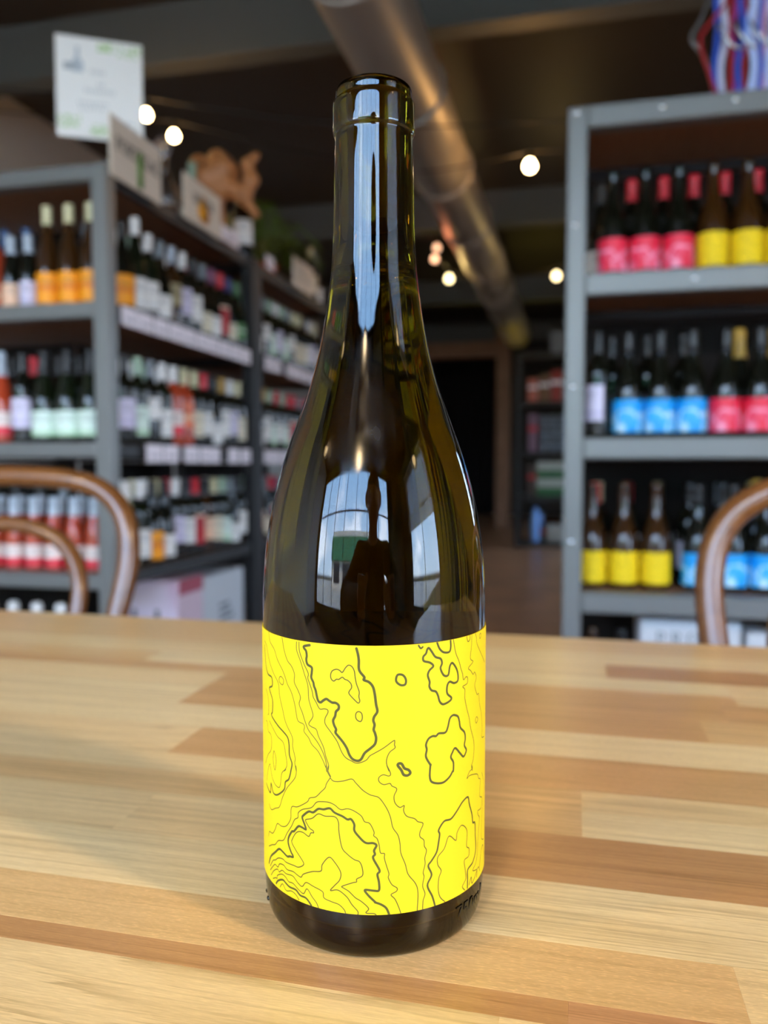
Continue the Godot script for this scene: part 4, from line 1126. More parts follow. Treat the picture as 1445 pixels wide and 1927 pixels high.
	for k in cols:
		var im := Image.create(16, 16, false, Image.FORMAT_RGB8)
		for y in 16:
			for x in 16:
				im.set_pixel(x, y, cols[k][((x + y) / 4 + (x - y + 16) / 4) % 2])
		var cm := mat("braid_" + k, Color.WHITE, 0.7)
		cm.albedo_texture = ImageTexture.create_from_image(im)
		cm.uv1_scale = Vector3(2, 60, 1)
	var lead := [["red", -0.078, 0.006, 0.20], ["blue", -0.050, 0.0085, 0.0], ["white", -0.031, 0.011, 0.0], ["red", -0.013, 0.0075, 0.0], ["blue and red", -0.001, 0.008, 0.0], ["blue", 0.012, 0.0085, 0.0], ["red", 0.025, 0.007, 0.0], ["pale blue", 0.037, 0.009, 0.0], ["white", 0.049, 0.008, 0.0],
		["blue", 0.060, 0.008, 0.0], ["white and pink", 0.071, 0.009, 0.0], ["pale blue", 0.083, 0.008, 0.0]]
	for k in lead.size():
		var x: float = lead[k][1]
		var t := thing("braided_lead", "%s braided lead, %s along the wire stand" % [lead[k][0], ORD[k]], "cord", Vector3(0.40 + x, TOP, -2.355 + 0.006 * (k % 2)), 0.0, "braided leads on the wire stand")
		var pts := []
		if lead[k][3] > 0.0:
			pts = [Vector3(0.03, 0.02, 0.012), Vector3(0.014, 0.07, 0.012), Vector3(-0.012, 0.165, 0.012), Vector3(0.02, 0.22, 0.012), Vector3(0.05, 0.26, 0.005), Vector3(0.06, 0.345, -0.005)]
		else:
			var w := rng.randf_range(-0.008, 0.008)
			pts = [Vector3(w * 0.5, 0.008, 0.0), Vector3(-w, 0.09, 0.003), Vector3(w, 0.18, 0.0), Vector3(-w * 0.7, 0.27, 0.002), Vector3(0, 0.346, -0.004)]
		part(t, "rope", MB.new().tube(curve(pts, 6), lead[k][2] * 0.85, 10).mesh(), M["braid_" + lead[k][0]])
		part(t, "loop", MB.new().tube(curve([Vector3(pts[-1].x, 0.34, -0.004), Vector3(pts[-1].x, 0.352, -0.012), Vector3(pts[-1].x, 0.345, -0.02), Vector3(pts[-1].x, 0.27, -0.022)], 4), lead[k][2] * 0.8, 8).mesh(), M["braid_" + lead[k][0]])
	var bl := thing("wooden_block", "pale wooden block beside the braided leads on the tall rack", "block", Vector3(0.575, TOP, -2.40))
	part(bl, "body", bx(Vector3(-0.075, 0, -0.05), Vector3(0.075, 0.185, 0.06), 0.006), mat("pale_wood", Color(0.93, 0.80, 0.60), 0.6))
	part(bl, "groove", bx(Vector3(-0.06, 0.09, 0.06), Vector3(0.06, 0.096, 0.0606), 0), mat("groove", Color(0.75, 0.58, 0.40), 0.7))

func _top_bottle(k: String, at: Vector3, s: float, label: String) -> void:
	var o := _kind(k)
	o.name = numbered("wine_bottle")
	add_child(o)
	o.transform = Transform3D(Basis.from_scale(Vector3.ONE * s) * Basis(Vector3.UP, 0.5), at)
	tag(o, label, "bottle")

# ---------------------------------------------------------------- duct, bulbs
func _sag(pts: Array) -> Array:
	var out := [pts[0]]
	for i in pts.size() - 1:
		var l: float = pts[i].distance_to(pts[i + 1])
		for s in range(1, 9):
			var t := s / 8.0
			out.append(pts[i].lerp(pts[i + 1], t) - Vector3.UP * 0.08 * l * t * (1.0 - t))
	return out

func _overhead() -> void:
	var dx := -0.827
	var dy := 2.755
	var o := thing("ventilation_duct", "round galvanised duct running the length of the shop below the beams", "duct", Vector3(dx, dy, 0))
	var R := 0.18
	var rot := Transform3D(Basis(Vector3.RIGHT, -PI / 2), Vector3.ZERO)     # y of the walk becomes -z
	var pr := [Vector2(0, -1.70), Vector2(R, -1.70)]
	var z := -1.70
	while z < 11.45:
		z += 0.05
		pr.append(Vector2(R, z))
	pr.append(Vector2(0, z))
	part(o, "pipe", MB.new().lathe(pr, 40, rot).mesh(), M.galvanised)
	var zs := [-0.3, 0.75, 1.80, 2.85, 3.92, 5.0, 6.1, 7.2, 8.3, 9.4, 10.5]
	for c in zs:
		part(o, "collar", MB.new().lathe([Vector2(R - 0.002, c - 0.012), Vector2(R + 0.012, c - 0.010), Vector2(R + 0.014, c), Vector2(R + 0.012, c + 0.010), Vector2(R - 0.002, c + 0.012)], 40, rot).mesh(), M.galvanised)
	for c in [0.3, 3.4, 6.6, 9.9]:
		part(o, "hanger", MB.new().box(Vector3(-0.012, R - 0.01, -c - 0.002), Vector3(0.012, 3.38 - dy, -c + 0.002), 0.0005).mesh(), M.dark_steel)
	# bulbs on two cables
	var warm := Color(1.0, 0.72, 0.38)
	var cable := mat("cable", Color(0.10, 0.09, 0.08), 0.6)
	var runs := [
		["first black light cable, strung from the side wall over the near rack", [Vector3(-3.70, 2.95, -3.4), Vector3(-2.054, 2.70, -3.6), Vector3(-0.83, 2.525, -3.8), Vector3(0.5, 2.66, -4.2), Vector3(3.38, 2.95, -4.4)]],
		["black light cable of the bright bulb over the aisle", [Vector3(-3.70, 2.95, -3.75), Vector3(-2.067, 2.715, -3.9), Vector3(-0.83, 2.525, -4.4), Vector3(-0.27, 2.66, -4.6), Vector3(3.38, 2.95, -5.6)]],
		["black light cable of the small bulbs deep in the shop", [Vector3(-3.70, 2.9, -6.0), Vector3(-1.067, 2.68, -6.2), Vector3(-1.154, 2.69, -6.6), Vector3(-1.127, 2.675, -7.2), Vector3(-0.83, 2.525, -7.2), Vector3(-0.185, 2.645, -7.2), Vector3(3.38, 2.9, -7.2)]]]
	for r in runs:
		var cb := part(self, "light_cable", MB.new().tube(_sag(r[1]), 0.004, 6).mesh(), cable)
		tag(cb, r[0], "cable")
	var bulbs := [[Vector3(-2.054, 2.616, -3.6), 0.025, 0.06, "glowing bulb beside the white notice", warm], [Vector3(-2.067, 2.635, -3.9), 0.026, 0.06, "glowing bulb above the glass decanter", warm], [Vector3(-0.27, 2.578, -4.6), 0.031, 0.18, "bright glowing bulb over the aisle, beside the tall rack", warm],
		[Vector3(-1.067, 2.60, -6.2), 0.026, 0.04, "dim reddish bulb, upper of the pair past the duct", Color(1.0, 0.55, 0.35)], [Vector3(-1.154, 2.62, -6.6), 0.028, 0.05, "dim reddish bulb, lower of the pair past the duct", Color(1.0, 0.55, 0.35)], [Vector3(-1.127, 2.593, -7.2), 0.034, 0.10, "small yellow bulb below the dim pair, past the bottle shoulder", Color(1.0, 0.86, 0.52)],
		[Vector3(-0.185, 2.565, -7.2), 0.034, 0.10, "small yellow bulb close to the tall rack post", Color(1.0, 0.84, 0.52)]]
	var k := 0
	for b in bulbs:
		var t := thing("light_bulb", b[3], "bulb", b[0], 0.0, "bulbs strung across the shop")
		var r: float = b[1]
		var gm := mat("bulb_glow_%d" % k, Color(1, 0.9, 0.75), 0.3)
		gm.emission_enabled = true
		gm.emission = b[4].lerp(Color(1, 0.95, 0.8), 0.5)
		gm.emission_energy_multiplier = [40.0, 40.0, 45.0, 2.5, 3.5, 7.0, 7.0][k]
		part(t, "globe", MB.new().lathe(curve([Vector2(0, -r), Vector2(r * 0.7, -r * 0.7), Vector2(r, 0), Vector2(r * 0.75, r * 0.7), Vector2(r * 0.42, r * 1.15)], 4), 20).mesh(), gm)
		part(t, "socket", MB.new().lathe([Vector2(r * 0.42, r * 1.1), Vector2(r * 0.45, r * 1.15), Vector2(r * 0.45, 0.078), Vector2(r * 0.2, 0.082), Vector2(0, 0.082)], 12).mesh(), M.black)
		var l := OmniLight3D.new()
		l.name = "lamp"
		l.light_color = b[4]
		l.light_energy = b[2]
		l.light_size = r * 0.8
		l.omni_range = 30.0
		l.omni_attenuation = 2.0
		l.shadow_enabled = true
		t.add_child(l)
		k += 1

# unseen pendant lamps added to brighten the table; they glint on the bottle shoulder
func _added_pendants() -> void:
	var en := mat("enamel", Color(0.07, 0.08, 0.08), 0.3)
	var warm := Color(1.0, 0.87, 0.68)
	var gl := mat("added_pendant_glow", Color(1, 0.9, 0.75), 0.3)
	gl.emission_enabled = true
	gl.emission = Color(1.0, 0.85, 0.6)
	gl.emission_energy_multiplier = 5.0
	for e in [[Vector3(-0.26, 2.15, 1.50), "middle added dark enamel pendant lamp, out of view behind the seated person", 1.5], [Vector3(1.9, 2.2, 0.50), "added dark enamel pendant lamp, out of view towards the side window", 4.6], [Vector3(-1.9, 2.25, 0.95), "added dark enamel pendant lamp, out of view beyond the table end", 2.1]]:
		var o := thing("added_pendant_lamp", e[1], "lamp", e[0], 0.0, "added pendant lamps over the table")
		part(o, "shade", MB.new().lathe(curve([Vector2(0.155, -0.05), Vector2(0.15, -0.01), Vector2(0.12, 0.05), Vector2(0.07, 0.095), Vector2(0.03, 0.115), Vector2(0.028, 0.113), Vector2(0.067, 0.092), Vector2(0.117, 0.047), Vector2(0.147, -0.012), Vector2(0.152, -0.05), Vector2(0.155, -0.05)], 3), 32).mesh(), en)
		part(o, "globe", MB.new().lathe(curve([Vector2(0, -0.085), Vector2(0.06, -0.06), Vector2(0.085, 0.0), Vector2(0.06, 0.035), Vector2(0.018, 0.06)], 4), 24).mesh(), gl)
		part(o, "socket", MB.new().lathe([Vector2(0.018, 0.055), Vector2(0.022, 0.06), Vector2(0.022, 0.115), Vector2(0, 0.117)], 12).mesh(), en)
		part(o, "cord", MB.new().tube([Vector3(0, 0.112, 0), Vector3(0, 3.38 - e[0].y, 0)], 0.003, 6).mesh(), en)
		var l := OmniLight3D.new()
		l.name = "lamp"
		l.light_color = warm
		l.light_energy = e[2]
		l.light_size = 0.08
		l.omni_range = 30.0
		l.omni_attenuation = 2.0
		l.shadow_enabled = true
		o.add_child(l)

# ---------------------------------------------------------------- the far end of the shop
func _far_end() -> void:
	var z := -9.1
	var o := thing("stock_shelf", "far dark shelf of boxes, jars and cartons at the end of the aisle", "shelving", Vector3(-0.10, 0, z - 0.2))
	for x in [-0.54, 0.54]:
		for zz in [0.18, -0.18]:
			part(o, "post", bx(Vector3(x - 0.02, 0, zz - 0.02), Vector3(x + 0.02, 2.17, zz + 0.02), 0.003), M.dark_steel)
	var ys := [0.06, 0.585, 1.08, 1.64, 2.17]
	for y in ys:
		part(o, "shelf", bx(Vector3(-0.519, y - 0.05, -0.199), Vector3(0.519, y - 0.0005, 0.199), 0.003), M.dark_steel)
	var goods := [
		[3, -0.53, 0.11, 0.26, Color(0.70, 0.36, 0.28), "salmon box, first on the top shelf of the far stock shelf"], [3, -0.40, 0.11, 0.30, Color(0.42, 0.28, 0.16), "brown patterned box beside the salmon one, far stock shelf"], [3, -0.275, 0.12, 0.34, Color(0.55, 0.14, 0.12), "red box with white band, far stock shelf"], [3, -0.14, 0.12, 0.32, Color(0.60, 0.55, 0.52), "grey box past the red one, far stock shelf"],
		[2, -0.52, 0.10, 0.42, Color(0.45, 0.33, 0.40), "mauve box with a dark band, far stock shelf"], [1, -0.52, 0.09, 0.34, Color(0.22, 0.15, 0.12), "brown box beside the green cartons, far stock shelf"],
		[0, -0.37, 0.05, 0.18, Color(0.16, 0.18, 0.2), "dark box between the blue jug and the cans, far stock shelf"]]
	for g in goods:
		var w: float = g[2]
		var h: float = g[3]
		var t := thing("box", g[5], "box", Vector3(g[1] + w / 2 - 0.005, ys[g[0]], z - 0.15), 0.0, "goods on the far stock shelf")
		var m := mat("goods_%d_%d" % [g[0], int(w * 1000) + int(h * 100)], g[4], 0.5)
		part(t, "body", bx(Vector3(-w / 2, 0, -0.09), Vector3(w / 2, h, 0.09), 0.003), m)
		part(t, "band", bx(Vector3(-w / 2 - 0.0005, h * 0.55, 0.0902), Vector3(w / 2, h * 0.68, 0.0912), 0), M.price_paper if g[0] == 3 else M.label_red)
	var jar := MB.new().lathe([Vector2(0, 0), Vector2(0.036, 0), Vector2(0.038, 0.004), Vector2(0.038, 0.105), Vector2(0.030, 0.118), Vector2(0, 0.118)], 16).mesh()
	var lid := MB.new().lathe([Vector2(0.031, 0.118), Vector2(0.033, 0.12), Vector2(0.033, 0.134), Vector2(0, 0.135)], 16).mesh()
	var jm := mat("jar", Color(0.36, 0.38, 0.40), 0.2)
	for c in 3:
		for r in 3:
			var t := thing("jar", "grey lidded jar, %s column, %s tier on the far stock shelf" % [ORD[c], ["bottom", "middle", "top"][r]], "jar", Vector3(-0.36 + c * 0.095, ys[2] + r * 0.135, z - 0.12), 0.0, "jars on the far stock shelf")
			part(t, "glass", jar, jm)
			part(t, "lid", lid, M.cap_grey)
	for c in 3:
		for r in 4:
			var t := thing("carton", "%s carton, %s column, %s tier on the far stock shelf" % [["green", "white", "green", "white"][r], ORD[c], ["bottom", "second", "third", "top"][r]], "carton", Vector3(-0.375 + c * 0.105, ys[1] + r * 0.095, z - 0.12), 0.0, "cartons on the far stock shelf")
			part(t, "body", bx(Vector3(-0.05, 0, -0.07), Vector3(0.05, 0.094, 0.07), 0.002), mat("carton_green", Color(0.07, 0.34, 0.16), 0.5) if r % 2 == 0 else mat("carton_white", Color(0.62, 0.64, 0.60), 0.5))
	for c in 3:
		var t := thing("can", "white can, %s along the bottom of the far stock shelf" % ORD[c], "can", Vector3(-0.27 + c * 0.09, ys[0], z - 0.10), 0.0, "cans on the far stock shelf")
		part(t, "body", MB.new().lathe([Vector2(0, 0), Vector2(0.036, 0), Vector2(0.04, 0.006), Vector2(0.04, 0.19), Vector2(0.036, 0.196), Vector2(0, 0.194)], 16).mesh(), mat("can_white", Color(0.62, 0.60, 0.55), 0.4))
	var jug := thing("jug", "pale blue jug on the bottom shelf of the far stock shelf", "jug", Vector3(-0.44, ys[0], z - 0.10))
	part(jug, "body", MB.new().lathe(curve([Vector2(0, 0), Vector2(0.045, 0), Vector2(0.05, 0.05), Vector2(0.05, 0.27), Vector2(0.03, 0.34), Vector2(0.02, 0.38), Vector2(0, 0.385)], 3), 20).mesh(), mat("jug_blue", Color(0.45, 0.62, 0.85), 0.3))
	part(jug, "handle", MB.new().tube(curve([Vector3(0.03, 0.34, 0.01), Vector3(0.075, 0.31, 0.01), Vector3(0.078, 0.22, 0.01), Vector3(0.05, 0.18, 0.01)], 4), 0.008, 8).mesh(), M.jug_blue)
	# on top of it
	var gb := thing("box", "grey box on top of the far stock shelf under the duct end", "box", Vector3(-0.20, 2.17, z - 0.15))
	part(gb, "body", bx(Vector3(-0.09, 0, -0.1), Vector3(0.09, 0.24, 0.1), 0.004), mat("grey_board", Color(0.40, 0.42, 0.44), 0.6))
	part(gb, "flap", bx(Vector3(-0.09, 0.2405, -0.1), Vector3(0.0, 0.244, 0.1), 0), M.grey_board)
	# heavy curtain with folds across a doorway, a timber post beside it
	var cb := MB.new()
	var nf := 84
	for i in nf:
		for s in 2:
			var x0 := -2.62 + 1.22 * i / nf
			var x1 := -2.62 + 1.22 * (i + 1) / nf
			var za := 0.035 * sin(i * 0.75) + s * -0.006
			var zb := 0.035 * sin((i + 1) * 0.75) + s * -0.006
			var pts := [Vector3(x0, 0.02, za), Vector3(x1, 0.02, zb), Vector3(x1, 3.05, zb), Vector3(x0, 3.05, za)]
			if s == 1: pts.reverse()
			cb.flat(pts)
	var cu := thing("curtain", "black curtain hanging across the back doorway", "curtain", Vector3(0, 0, -14.9))
	part(cu, "cloth", cb.mesh(), M.black)
	part(cu, "rod", MB.new().tube([Vector3(-2.75, 3.07, 0), Vector3(-1.28, 3.07, 0)], 0.015, 10).mesh(), M.dark_steel)
	var w := MB.new()
	w.box(Vector3(-3.72, 0, -15.2), Vector3(-2.55, 3.38, -15.0), 0)
	w.box(Vector3(-1.45, 0, -15.2), Vector3(3.4, 3.38, -15.0), 0)
	w.box(Vector3(-2.55, 3.08, -15.2), Vector3(-1.45, 3.38, -15.0), 0)
	struct("wall_inner", w.mesh(), M.wall_dark)
	var po := part(self, "timber_post", bx(Vector3(-1.17, 0, -12.2), Vector3(-0.96, 3.38, -12.0), 0.01), M.shelf_wood)
	tag(po, "brown timber post between the black curtain and the far stock shelf", "post")
	var hd := part(self, "timber_beam", bx(Vector3(-3.70, 2.55, -12.18), Vector3(-1.175, 2.78, -12.02), 0.01), M.shelf_wood)
	tag(hd, "brown timber beam above the black curtain", "beam")
	var yl := Color(1.0, 0.88, 0.32)
	var fl := thing("floor_lamp", "yellow floor lamp behind the far stock shelf, lighting the duct end", "lamp", Vector3(-0.42, 0, -10.6))
	part(fl, "base", MB.new().lathe([Vector2(0, 0), Vector2(0.13, 0), Vector2(0.13, 0.012), Vector2(0.02, 0.025), Vector2(0, 0.025)], 24).mesh(), M.dark_steel)
	part(fl, "pole", MB.new().tube([Vector3(0, 0.02, 0), Vector3(0, 1.62, 0)], 0.012, 10).mesh(), M.dark_steel)
	part(fl, "shade", MB.new().lathe([Vector2(0.02, 1.60), Vector2(0.07, 1.66), Vector2(0.13, 1.80), Vector2(0.126, 1.80), Vector2(0.066, 1.668), Vector2(0.018, 1.61)], 24).mesh(), M.dark_steel)
	var gm := mat("lamp_glow", Color(1, 0.95, 0.7), 0.3)
	gm.emission_enabled = true
	gm.emission = yl
	gm.emission_energy_multiplier = 6.0
	part(fl, "bulb", MB.new().lathe(curve([Vector2(0.012, 1.62), Vector2(0.03, 1.67), Vector2(0.035, 1.71), Vector2(0.02, 1.745), Vector2(0, 1.75)], 3), 16).mesh(), gm)
	var l := OmniLight3D.new()
	l.name = "lamp"
	l.position = Vector3(0, 1.70, 0)
	l.light_color = yl
	l.light_energy = 0.3
	l.light_size = 0.03
	l.omni_range = 30.0
	l.omni_attenuation = 2.0
	l.shadow_enabled = true
	fl.add_child(l)

# ---------------------------------------------------------------- the one who takes the picture, seen in the bottle
func _person() -> void:
	_chair("brown bentwood chair with the photographer seated on it", Vector3(0.165, 0, 0.66), PI + 0.24)
	var o := thing("person", "seated person in dark jumper and trousers holding up a phone, reflected in the bottle", "person", Vector3.ZERO)
	var skin := mat("skin", Color(0.72, 0.52, 0.42), 0.55)
	var hl := Vector3(-0.045, 0.845, 0.04)
	var hr := Vector3(0.075, 0.845, 0.012)
	var body := [
		[Vector3(0.15, 0.60, 0.63), 0.12, Vector3(0.12, 0.78, 0.52), 0.115], [Vector3(0.12, 0.78, 0.52), 0.115, Vector3(0.10, 0.93, 0.44), 0.10], [Vector3(-0.06, 0.965, 0.47), 0.052, Vector3(0.25, 0.965, 0.40), 0.052],
		[Vector3(0.09, 0.98, 0.42), 0.055, Vector3(0.082, 1.08, 0.375), 0.048], [Vector3(0.08, 1.19, 0.355), 0.083, Vector3(0.076, 1.15, 0.335), 0.07], [Vector3(0.074, 1.10, 0.315), 0.042, Vector3(0.072, 1.12, 0.295), 0.036], [Vector3(0.066, 1.165, 0.272), 0.012, Vector3(0.062, 1.145, 0.258), 0.013],
		[Vector3(0.0, 1.16, 0.375), 0.018, Vector3(-0.004, 1.185, 0.38), 0.02], [Vector3(0.158, 1.16, 0.337), 0.018, Vector3(0.163, 1.185, 0.338), 0.02],
		[Vector3(-0.08, 0.955, 0.465), 0.05, Vector3(-0.20, 0.815, 0.29), 0.04], [Vector3(-0.20, 0.815, 0.29), 0.04, hl + Vector3(-0.025, -0.015, 0.03), 0.026],
		[Vector3(0.27, 0.955, 0.39), 0.05, Vector3(0.30, 0.81, 0.20), 0.04], [Vector3(0.30, 0.81, 0.20), 0.04, hr + Vector3(0.045, -0.015, 0.03), 0.026],
		[Vector3(0.08, 0.57, 0.60), 0.085, Vector3(-0.02, 0.53, 0.20), 0.06], [Vector3(-0.02, 0.53, 0.20), 0.058, Vector3(0.0, 0.09, 0.22), 0.038], [Vector3(0.0, 0.06, 0.24), 0.04, Vector3(-0.03, 0.045, 0.10), 0.034],
		[Vector3(0.22, 0.57, 0.58), 0.085, Vector3(0.22, 0.53, 0.16), 0.06], [Vector3(0.22, 0.53, 0.16), 0.058, Vector3(0.22, 0.09, 0.18), 0.038], [Vector3(0.22, 0.06, 0.20), 0.04, Vector3(0.20, 0.045, 0.06), 0.034]]
	part(o, "body", blob(body, 0.014, 0.035), skin)
	var grow := func(list: Array, by: float) -> Array:
		return list.map(func(b): return [b[0], b[1] + by, b[2], b[3] + by])
	var jumper: Array = body.slice(0, 3) + body.slice(9, 13)
	part(o, "jumper", blob(grow.call(jumper, 0.011), 0.014, 0.04), mat("dark_cloth", Color(0.07, 0.075, 0.09), 0.9))
	part(o, "trousers", blob(grow.call([body[13], body[14], body[16], body[17]], 0.010), 0.014, 0.03), mat("trouser_cloth", Color(0.05, 0.06, 0.10), 0.9))
	part(o, "shoe", blob(grow.call([body[15]], 0.008), 0.010, 0.01), M.black)
	part(o, "shoe", blob(grow.call([body[18]], 0.008), 0.010, 0.01), M.black)
	part(o, "hair", blob([[Vector3(0.083, 1.205, 0.368), 0.086, Vector3(0.092, 1.13, 0.40), 0.055], [Vector3(0.08, 1.225, 0.33), 0.06, Vector3(0.08, 1.23, 0.36), 0.07]], 0.009, 0.02), mat("hair", Color(0.10, 0.07, 0.05), 0.6))
	for s in [-1, 1]:
		part(o, "eye", MB.new().lathe(curve([Vector2(0, -0.011), Vector2(0.011, 0), Vector2(0, 0.011)], 4), 12, Transform3D(Basis(), Vector3(0.066 + s * 0.031, 1.168, 0.279 - s * 0.008))).mesh(), M.white)
	part(o, "mouth", MB.new().tube(curve([Vector3(0.045, 1.112, 0.277), Vector3(0.064, 1.110, 0.266), Vector3(0.085, 1.112, 0.268)], 4), 0.005, 8).mesh(), mat("lips", Color(0.6, 0.32, 0.28), 0.5))
	# hands: palm, four fingers and a thumb round the edges of the phone
	for s in [-1, 1]:
		var h := hl if s < 0 else hr
		var b := [[h + Vector3(s * 0.045 if s > 0 else -0.025, -0.015, 0.03), 0.024, h + Vector3(s * 0.018, 0.0, 0.018), 0.024]]
		for f in 4:
			var y := 0.03 - f * 0.019
			var k := h + Vector3(s * 0.020, y * 0.8, 0.004)
			var m := k + Vector3(s * 0.004, y * 0.15, -0.022 + absf(f - 1.2) * 0.003)
			b.append([k, 0.0095, m, 0.009])
			b.append([m, 0.009, m + Vector3(-s * 0.022, 0.0, -0.006 + absf(f - 1.2) * 0.002), 0.0075])
		b.append([h + Vector3(s * 0.012, -0.018, 0.022), 0.012, h + Vector3(-s * 0.004, 0.012, 0.028), 0.010])
		b.append([h + Vector3(-s * 0.004, 0.012, 0.028), 0.010, h + Vector3(-s * 0.018, 0.034, 0.024), 0.0085])
		part(o, "hand", blob(b, 0.004, 0.006), skin)
	var ph := thing("phone", "dark phone held up by the seated person", "phone", Vector3(0.0155, 0.858, 0.019), deg_to_rad(13.5))
	ph.rotation_degrees.x = -3.25
	part(ph, "body", bx(Vector3(-0.036, -0.074, -0.0015), Vector3(0.036, 0.074, 0.006), 0.0015), mat("phone_black", Color(0.03, 0.03, 0.035), 0.2))
	part(ph, "screen", bx(Vector3(-0.033, -0.070, 0.0061), Vector3(0.033, 0.070, 0.0065), 0), mat("phone_glass", Color(0.06, 0.06, 0.07), 0.08))

func _contours(cov: PackedByteArray) -> void:
	_ink(cov, 0.58, false, [-224,890,-246,884,-248,878,-239,869,-236,853,-238,839,-233,824,-216,816,-216,799,-218,782,-210,767,-207,754,-201,741,-193,710,-183,703,-172,711,-161,717,-151,712,-140,707,-128,707,-118,700,-118,688,-127,678,-130,663,-137,648,-134,633,-127,619,-129,608,-120,597,-103,578,-90,558,-82,538,-71,524,-55,519,-43,525,-31,546,-12,562,2,576,6,595,2,613,-2,624,1,640,-3,654,0,667,10,684,6,707,2,739,-4,765,-17,781,-34,788,-32,797,-45,813,-50,826,-50,852,-53,873,-58,892])
	_ink(cov, 0.3, true, [-145,801,-139,813,-125,819,-114,816,-105,810,-94,826,-84,835,-73,831,-65,817,-62,796,-58,775,-49,749,-50,733,-47,718,-52,711,-62,719,-82,740,-81,750,-74,761,-76,774,-86,784,-97,788,-105,794,-117,786,-125,786,-135,779,-144,787])
	_ink(cov, 0.3, true, [-50,683,-41,677,-39,661,-45,650,-57,656,-61,668,-58,679])
	_ink(cov, 0.26, false, [-269,895,-268,868,-259,845,-245,819,-230,794,-232,778,-223,757,-214,734,-211,718,-200,702,-186,681,-169,683,-157,681,-156,671,-166,651,-165,632,-143,605,-123,578,-109,547,-95,528,-76,518,-56,511,-28,521,-15,536,-2,544,30,562,63,585,67,581,66,571,68,561,51,548,42,530,40,511,48,485,41,504,53,477,48,468,29,473,15,464,16,450,31,440,51,443,58,434,74,423,65,400,68,377,84,360,99,365,97,348,108,328,135,316,147,304,166,294,155,268,155,251,169,237,171,216,179,200,173,175,174,154,167,127,170,111,165,80,174,52,167,30,165,-2])
	_ink(cov, 0.24, false, [-280,894,-280,866,-263,831,-247,792,-232,753,-229,710,-222,687,-212,653,-229,625,-219,616,-200,610,-191,588,-173,555,-164,524,-154,495,-157,475,-154,494,-157,479,-146,457])
	_ink(cov, 0.24, false, [-356,898,-344,856,-326,823,-305,807,-291,782,-292,755,-275,730,-264,707,-270,684,-257,659,-243,626,-229,601,-200,573,-179,544,-164,508,-161,474,-163,492,-160,475,-148,456])
	_ink(cov, 0.22, false, [-456,900,-445,869,-409,847,-386,815,-350,780,-327,742,-306,716,-290,677,-283,646,-275,625,-252,619,-247,609,-249,594,-230,576,-217,556,-194,538,-176,511,-164,486])
	_ink(cov, 0.22, true, [-365,761,-349,752,-354,734,-373,739,-376,751])
	_ink(cov, 0.22, false, [-509,858,-482,844,-455,801,-418,763,-382,734,-374,693,-356,649,-338,606,-304,564,-302,531,-290,494,-292,477,-285,450,-287,468,-285,448,-294,422,-333,379,-358,341,-373,309,-385,293,-407,283,-445,264,-468,277])
	_ink(cov, 0.4, false, [-510,841,-496,780,-470,748,-432,743,-427,715,-453,702,-450,692,-426,664,-427,623,-435,607,-390,585,-334,562,-321,537,-319,498,-306,471,-313,442,-311,447,-323,413,-342,397,-348,371,-375,347,-403,332,-427,333,-445,359,-452,323,-483,331,-501,340])
	_ink(cov, 0.22, false, [-456,581,-421,562,-390,544,-353,532,-339,493,-333,458,-349,434,-339,442,-363,422,-372,382,-383,365,-412,368,-438,390,-450,420,-459,423,-481,388,-492,353])
	_ink(cov, 0.22, true, [-417,485,-401,458,-411,418,-425,451])
	_ink(cov, 0.2, false, [-497,571,-480,568,-471,541,-444,535,-437,505,-446,476,-473,455,-511,410])
	_ink(cov, 0.2, false, [-493,687,-467,659,-464,607,-474,600])
	_ink(cov, 0.24, false, [-148,454,-162,432,-167,417,-183,400,-203,380,-227,371,-238,355,-280,328,-306,322,-313,304,-315,276,-337,245,-365,233,-395,232,-412,206,-434,182,-466,175,-477,153])
	_ink(cov, 0.26, false, [-148,454,-139,445,-124,444,-100,449,-74,457,-60,444,-37,421,-15,407,-2,403,17,395,40,361,53,329,61,294,78,267,85,237,88,205,103,166,113,130,139,94,148,60,145,-5])
	_ink(cov, 0.26, false, [-472,119,-439,138,-413,150,-389,173,-356,187,-335,219,-311,251,-295,279,-279,291,-277,308,-257,325,-220,340,-200,362,-180,368,-154,370,-133,364,-112,351,-89,356,-68,351,-43,335,-32,316,-15,310,-1,282,-2,269,9,259,16,236,20,211,33,208,33,192,40,166,48,139,46,125,58,101,75,88,73,77,55,67,68,51,80,24,89,-3])
	_ink(cov, 0.52, false, [-474,55,-453,89,-413,122,-384,145,-361,144,-335,137,-321,142,-305,145,-305,151,-314,160,-328,185,-326,207,-309,233,-298,238,-277,261,-261,262,-244,259,-248,273,-259,295,-253,306,-231,324,-213,325,-193,341,-173,343,-150,350,-133,338,-106,329,-89,320,-77,322,-66,305,-66,285,-52,266,-29,245,-4,244,7,236,-1,219,2,206,-4,193,17,152,10,138,15,112,15,84,-2,83,-31,85,-21,68,2,45,3,43,23,35,40,21,50,-4])
	_ink(cov, 0.28, false, [-459,52,-433,83,-414,93,-390,110,-361,118,-341,114,-299,117,-278,118,-256,132,-258,145,-290,174,-309,194,-307,207,-290,233,-273,244,-254,245,-232,238,-223,252,-212,255,-214,262,-228,268,-244,287,-242,294,-217,304,-193,324,-167,321,-133,324,-120,308,-118,274,-108,223,-89,202,-66,186,-49,180,-40,160,-39,134,-58,121,-59,111,-72,107,-108,91,-101,85,-84,76,-63,57,-41,44,-19,22,-28,7,-1,5,7,-2])
	_ink(cov, 0.28, false, [-459,37,-429,66,-414,77,-394,76,-382,92,-356,98,-336,90,-304,94,-283,89,-266,87,-255,101,-218,120,-184,130,-179,153,-154,183,-134,170,-113,139,-116,112,-134,90,-149,70,-122,76,-92,57,-75,33,-55,11,-55,-2])
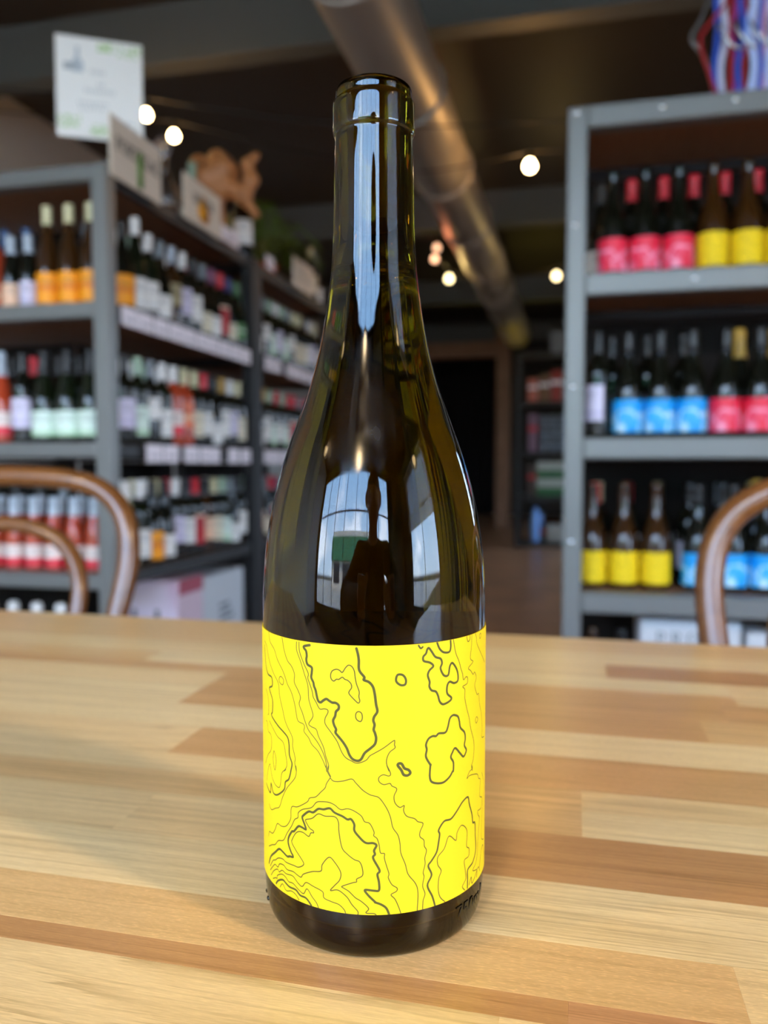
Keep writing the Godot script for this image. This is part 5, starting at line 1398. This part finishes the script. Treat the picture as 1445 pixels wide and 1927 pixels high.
	_ink(cov, 0.26, false, [-451,22,-426,49,-397,67,-385,62,-365,76,-341,73,-308,78,-291,69,-279,61,-261,56,-244,75,-215,70,-178,60,-173,40,-143,32,-119,27,-101,12,-96,0])
	_ink(cov, 0.26, false, [-434,17,-411,30,-401,32,-398,44,-368,61,-346,60,-327,50,-304,52,-275,38,-255,33,-240,54,-219,32,-202,16,-194,0])
	_ink(cov, 0.45, false, [-408,11,-392,28,-362,43,-342,38,-322,33,-291,34,-271,22,-244,20,-222,1])
	_ink(cov, 0.24, false, [-380,10,-363,28,-342,13,-313,22,-291,17,-276,3])
	_ink(cov, 0.5, true, [77,803,94,801,104,786,102,770,88,768,75,777,71,788])
	_ink(cov, 0.5, true, [186,883,196,871,211,851,232,842,238,826,232,809,246,784,265,782,272,810,284,820,304,797,312,773,310,754,292,750,272,758,261,746,261,720,280,702,272,692,244,686,229,698,222,719,213,734,197,740,188,754,189,770,182,792,188,808,203,821,190,834,167,842,165,856,175,866,180,880])
	_ink(cov, 0.48, false, [218,897,228,876,245,862,269,860,276,875,275,899])
	_ink(cov, 0.4, false, [148,895,156,885,164,890])
	_ink(cov, 0.5, true, [299,638,313,630,320,613,326,589,349,567,354,543,349,521,361,501,345,483,325,500,300,524,286,512,279,497,291,477,291,448,288,447,272,430,242,418,203,427,191,447,193,488,193,489,176,519,179,543,176,560,185,578,201,585,215,583,226,590,253,588,264,603,273,631,286,640])
	_ink(cov, 0.6, true, [77,502,82,508,91,505,100,490,114,483,120,472,110,465,97,469,89,485])
	_ink(cov, 0.24, false, [288,900,300,852,316,822,327,793,336,774,342,752,356,759,366,754,364,735,338,729,350,716,350,687,362,648,378,610,389,570,414,512,411,461,397,434,403,416,397,438,403,423,382,418,366,399,382,404,413,399,446,388,459,369,478,358,474,328,474,297,503,281,491,249,452,252,457,235,471,217,458,166,451,109,439,71,411,52,448,40,465,40,481,17])
	_ink(cov, 0.22, false, [394,904,391,862,384,818,403,803,371,787,387,774,404,758,416,763,430,740,417,715,438,678,453,677,467,630,486,595,499,538,494,508,536,497])
	_ink(cov, 0.22, false, [416,906,428,884,435,859,476,817,533,771])
	_ink(cov, 0.22, true, [436,599,447,586,432,577,425,592])
	_ink(cov, 0.26, false, [359,901,367,880,380,886,379,904])
	_ink(cov, 0.22, true, [470,891,475,879,462,873,459,885])
	_ink(cov, 0.45, false, [213,0,202,36,183,78,199,111,186,144,199,160,219,185,227,218,231,244,227,259,250,283,281,283,310,302,341,325,373,331,383,302,402,259,409,227,426,219,430,174,435,119,411,83,375,70,374,37,373,4])
	_ink(cov, 0.26, false, [254,2,234,24,226,53,228,91,238,115,224,139,224,166,251,188,266,220,279,223,306,200,312,226,337,243,368,213,366,159,382,144,380,117,353,112,359,74,362,42,342,23,357,4])
	_ink(cov, 0.3, false, [384,11,399,33,405,8,425,18,448,36,444,12])
	_ink(cov, 0.2, false, [500,375,532,328,533,283,511,241,499,183,501,131,541,110])
	_ink(cov, 0.3, false, [475,36,496,83,523,96,544,54,546,21])
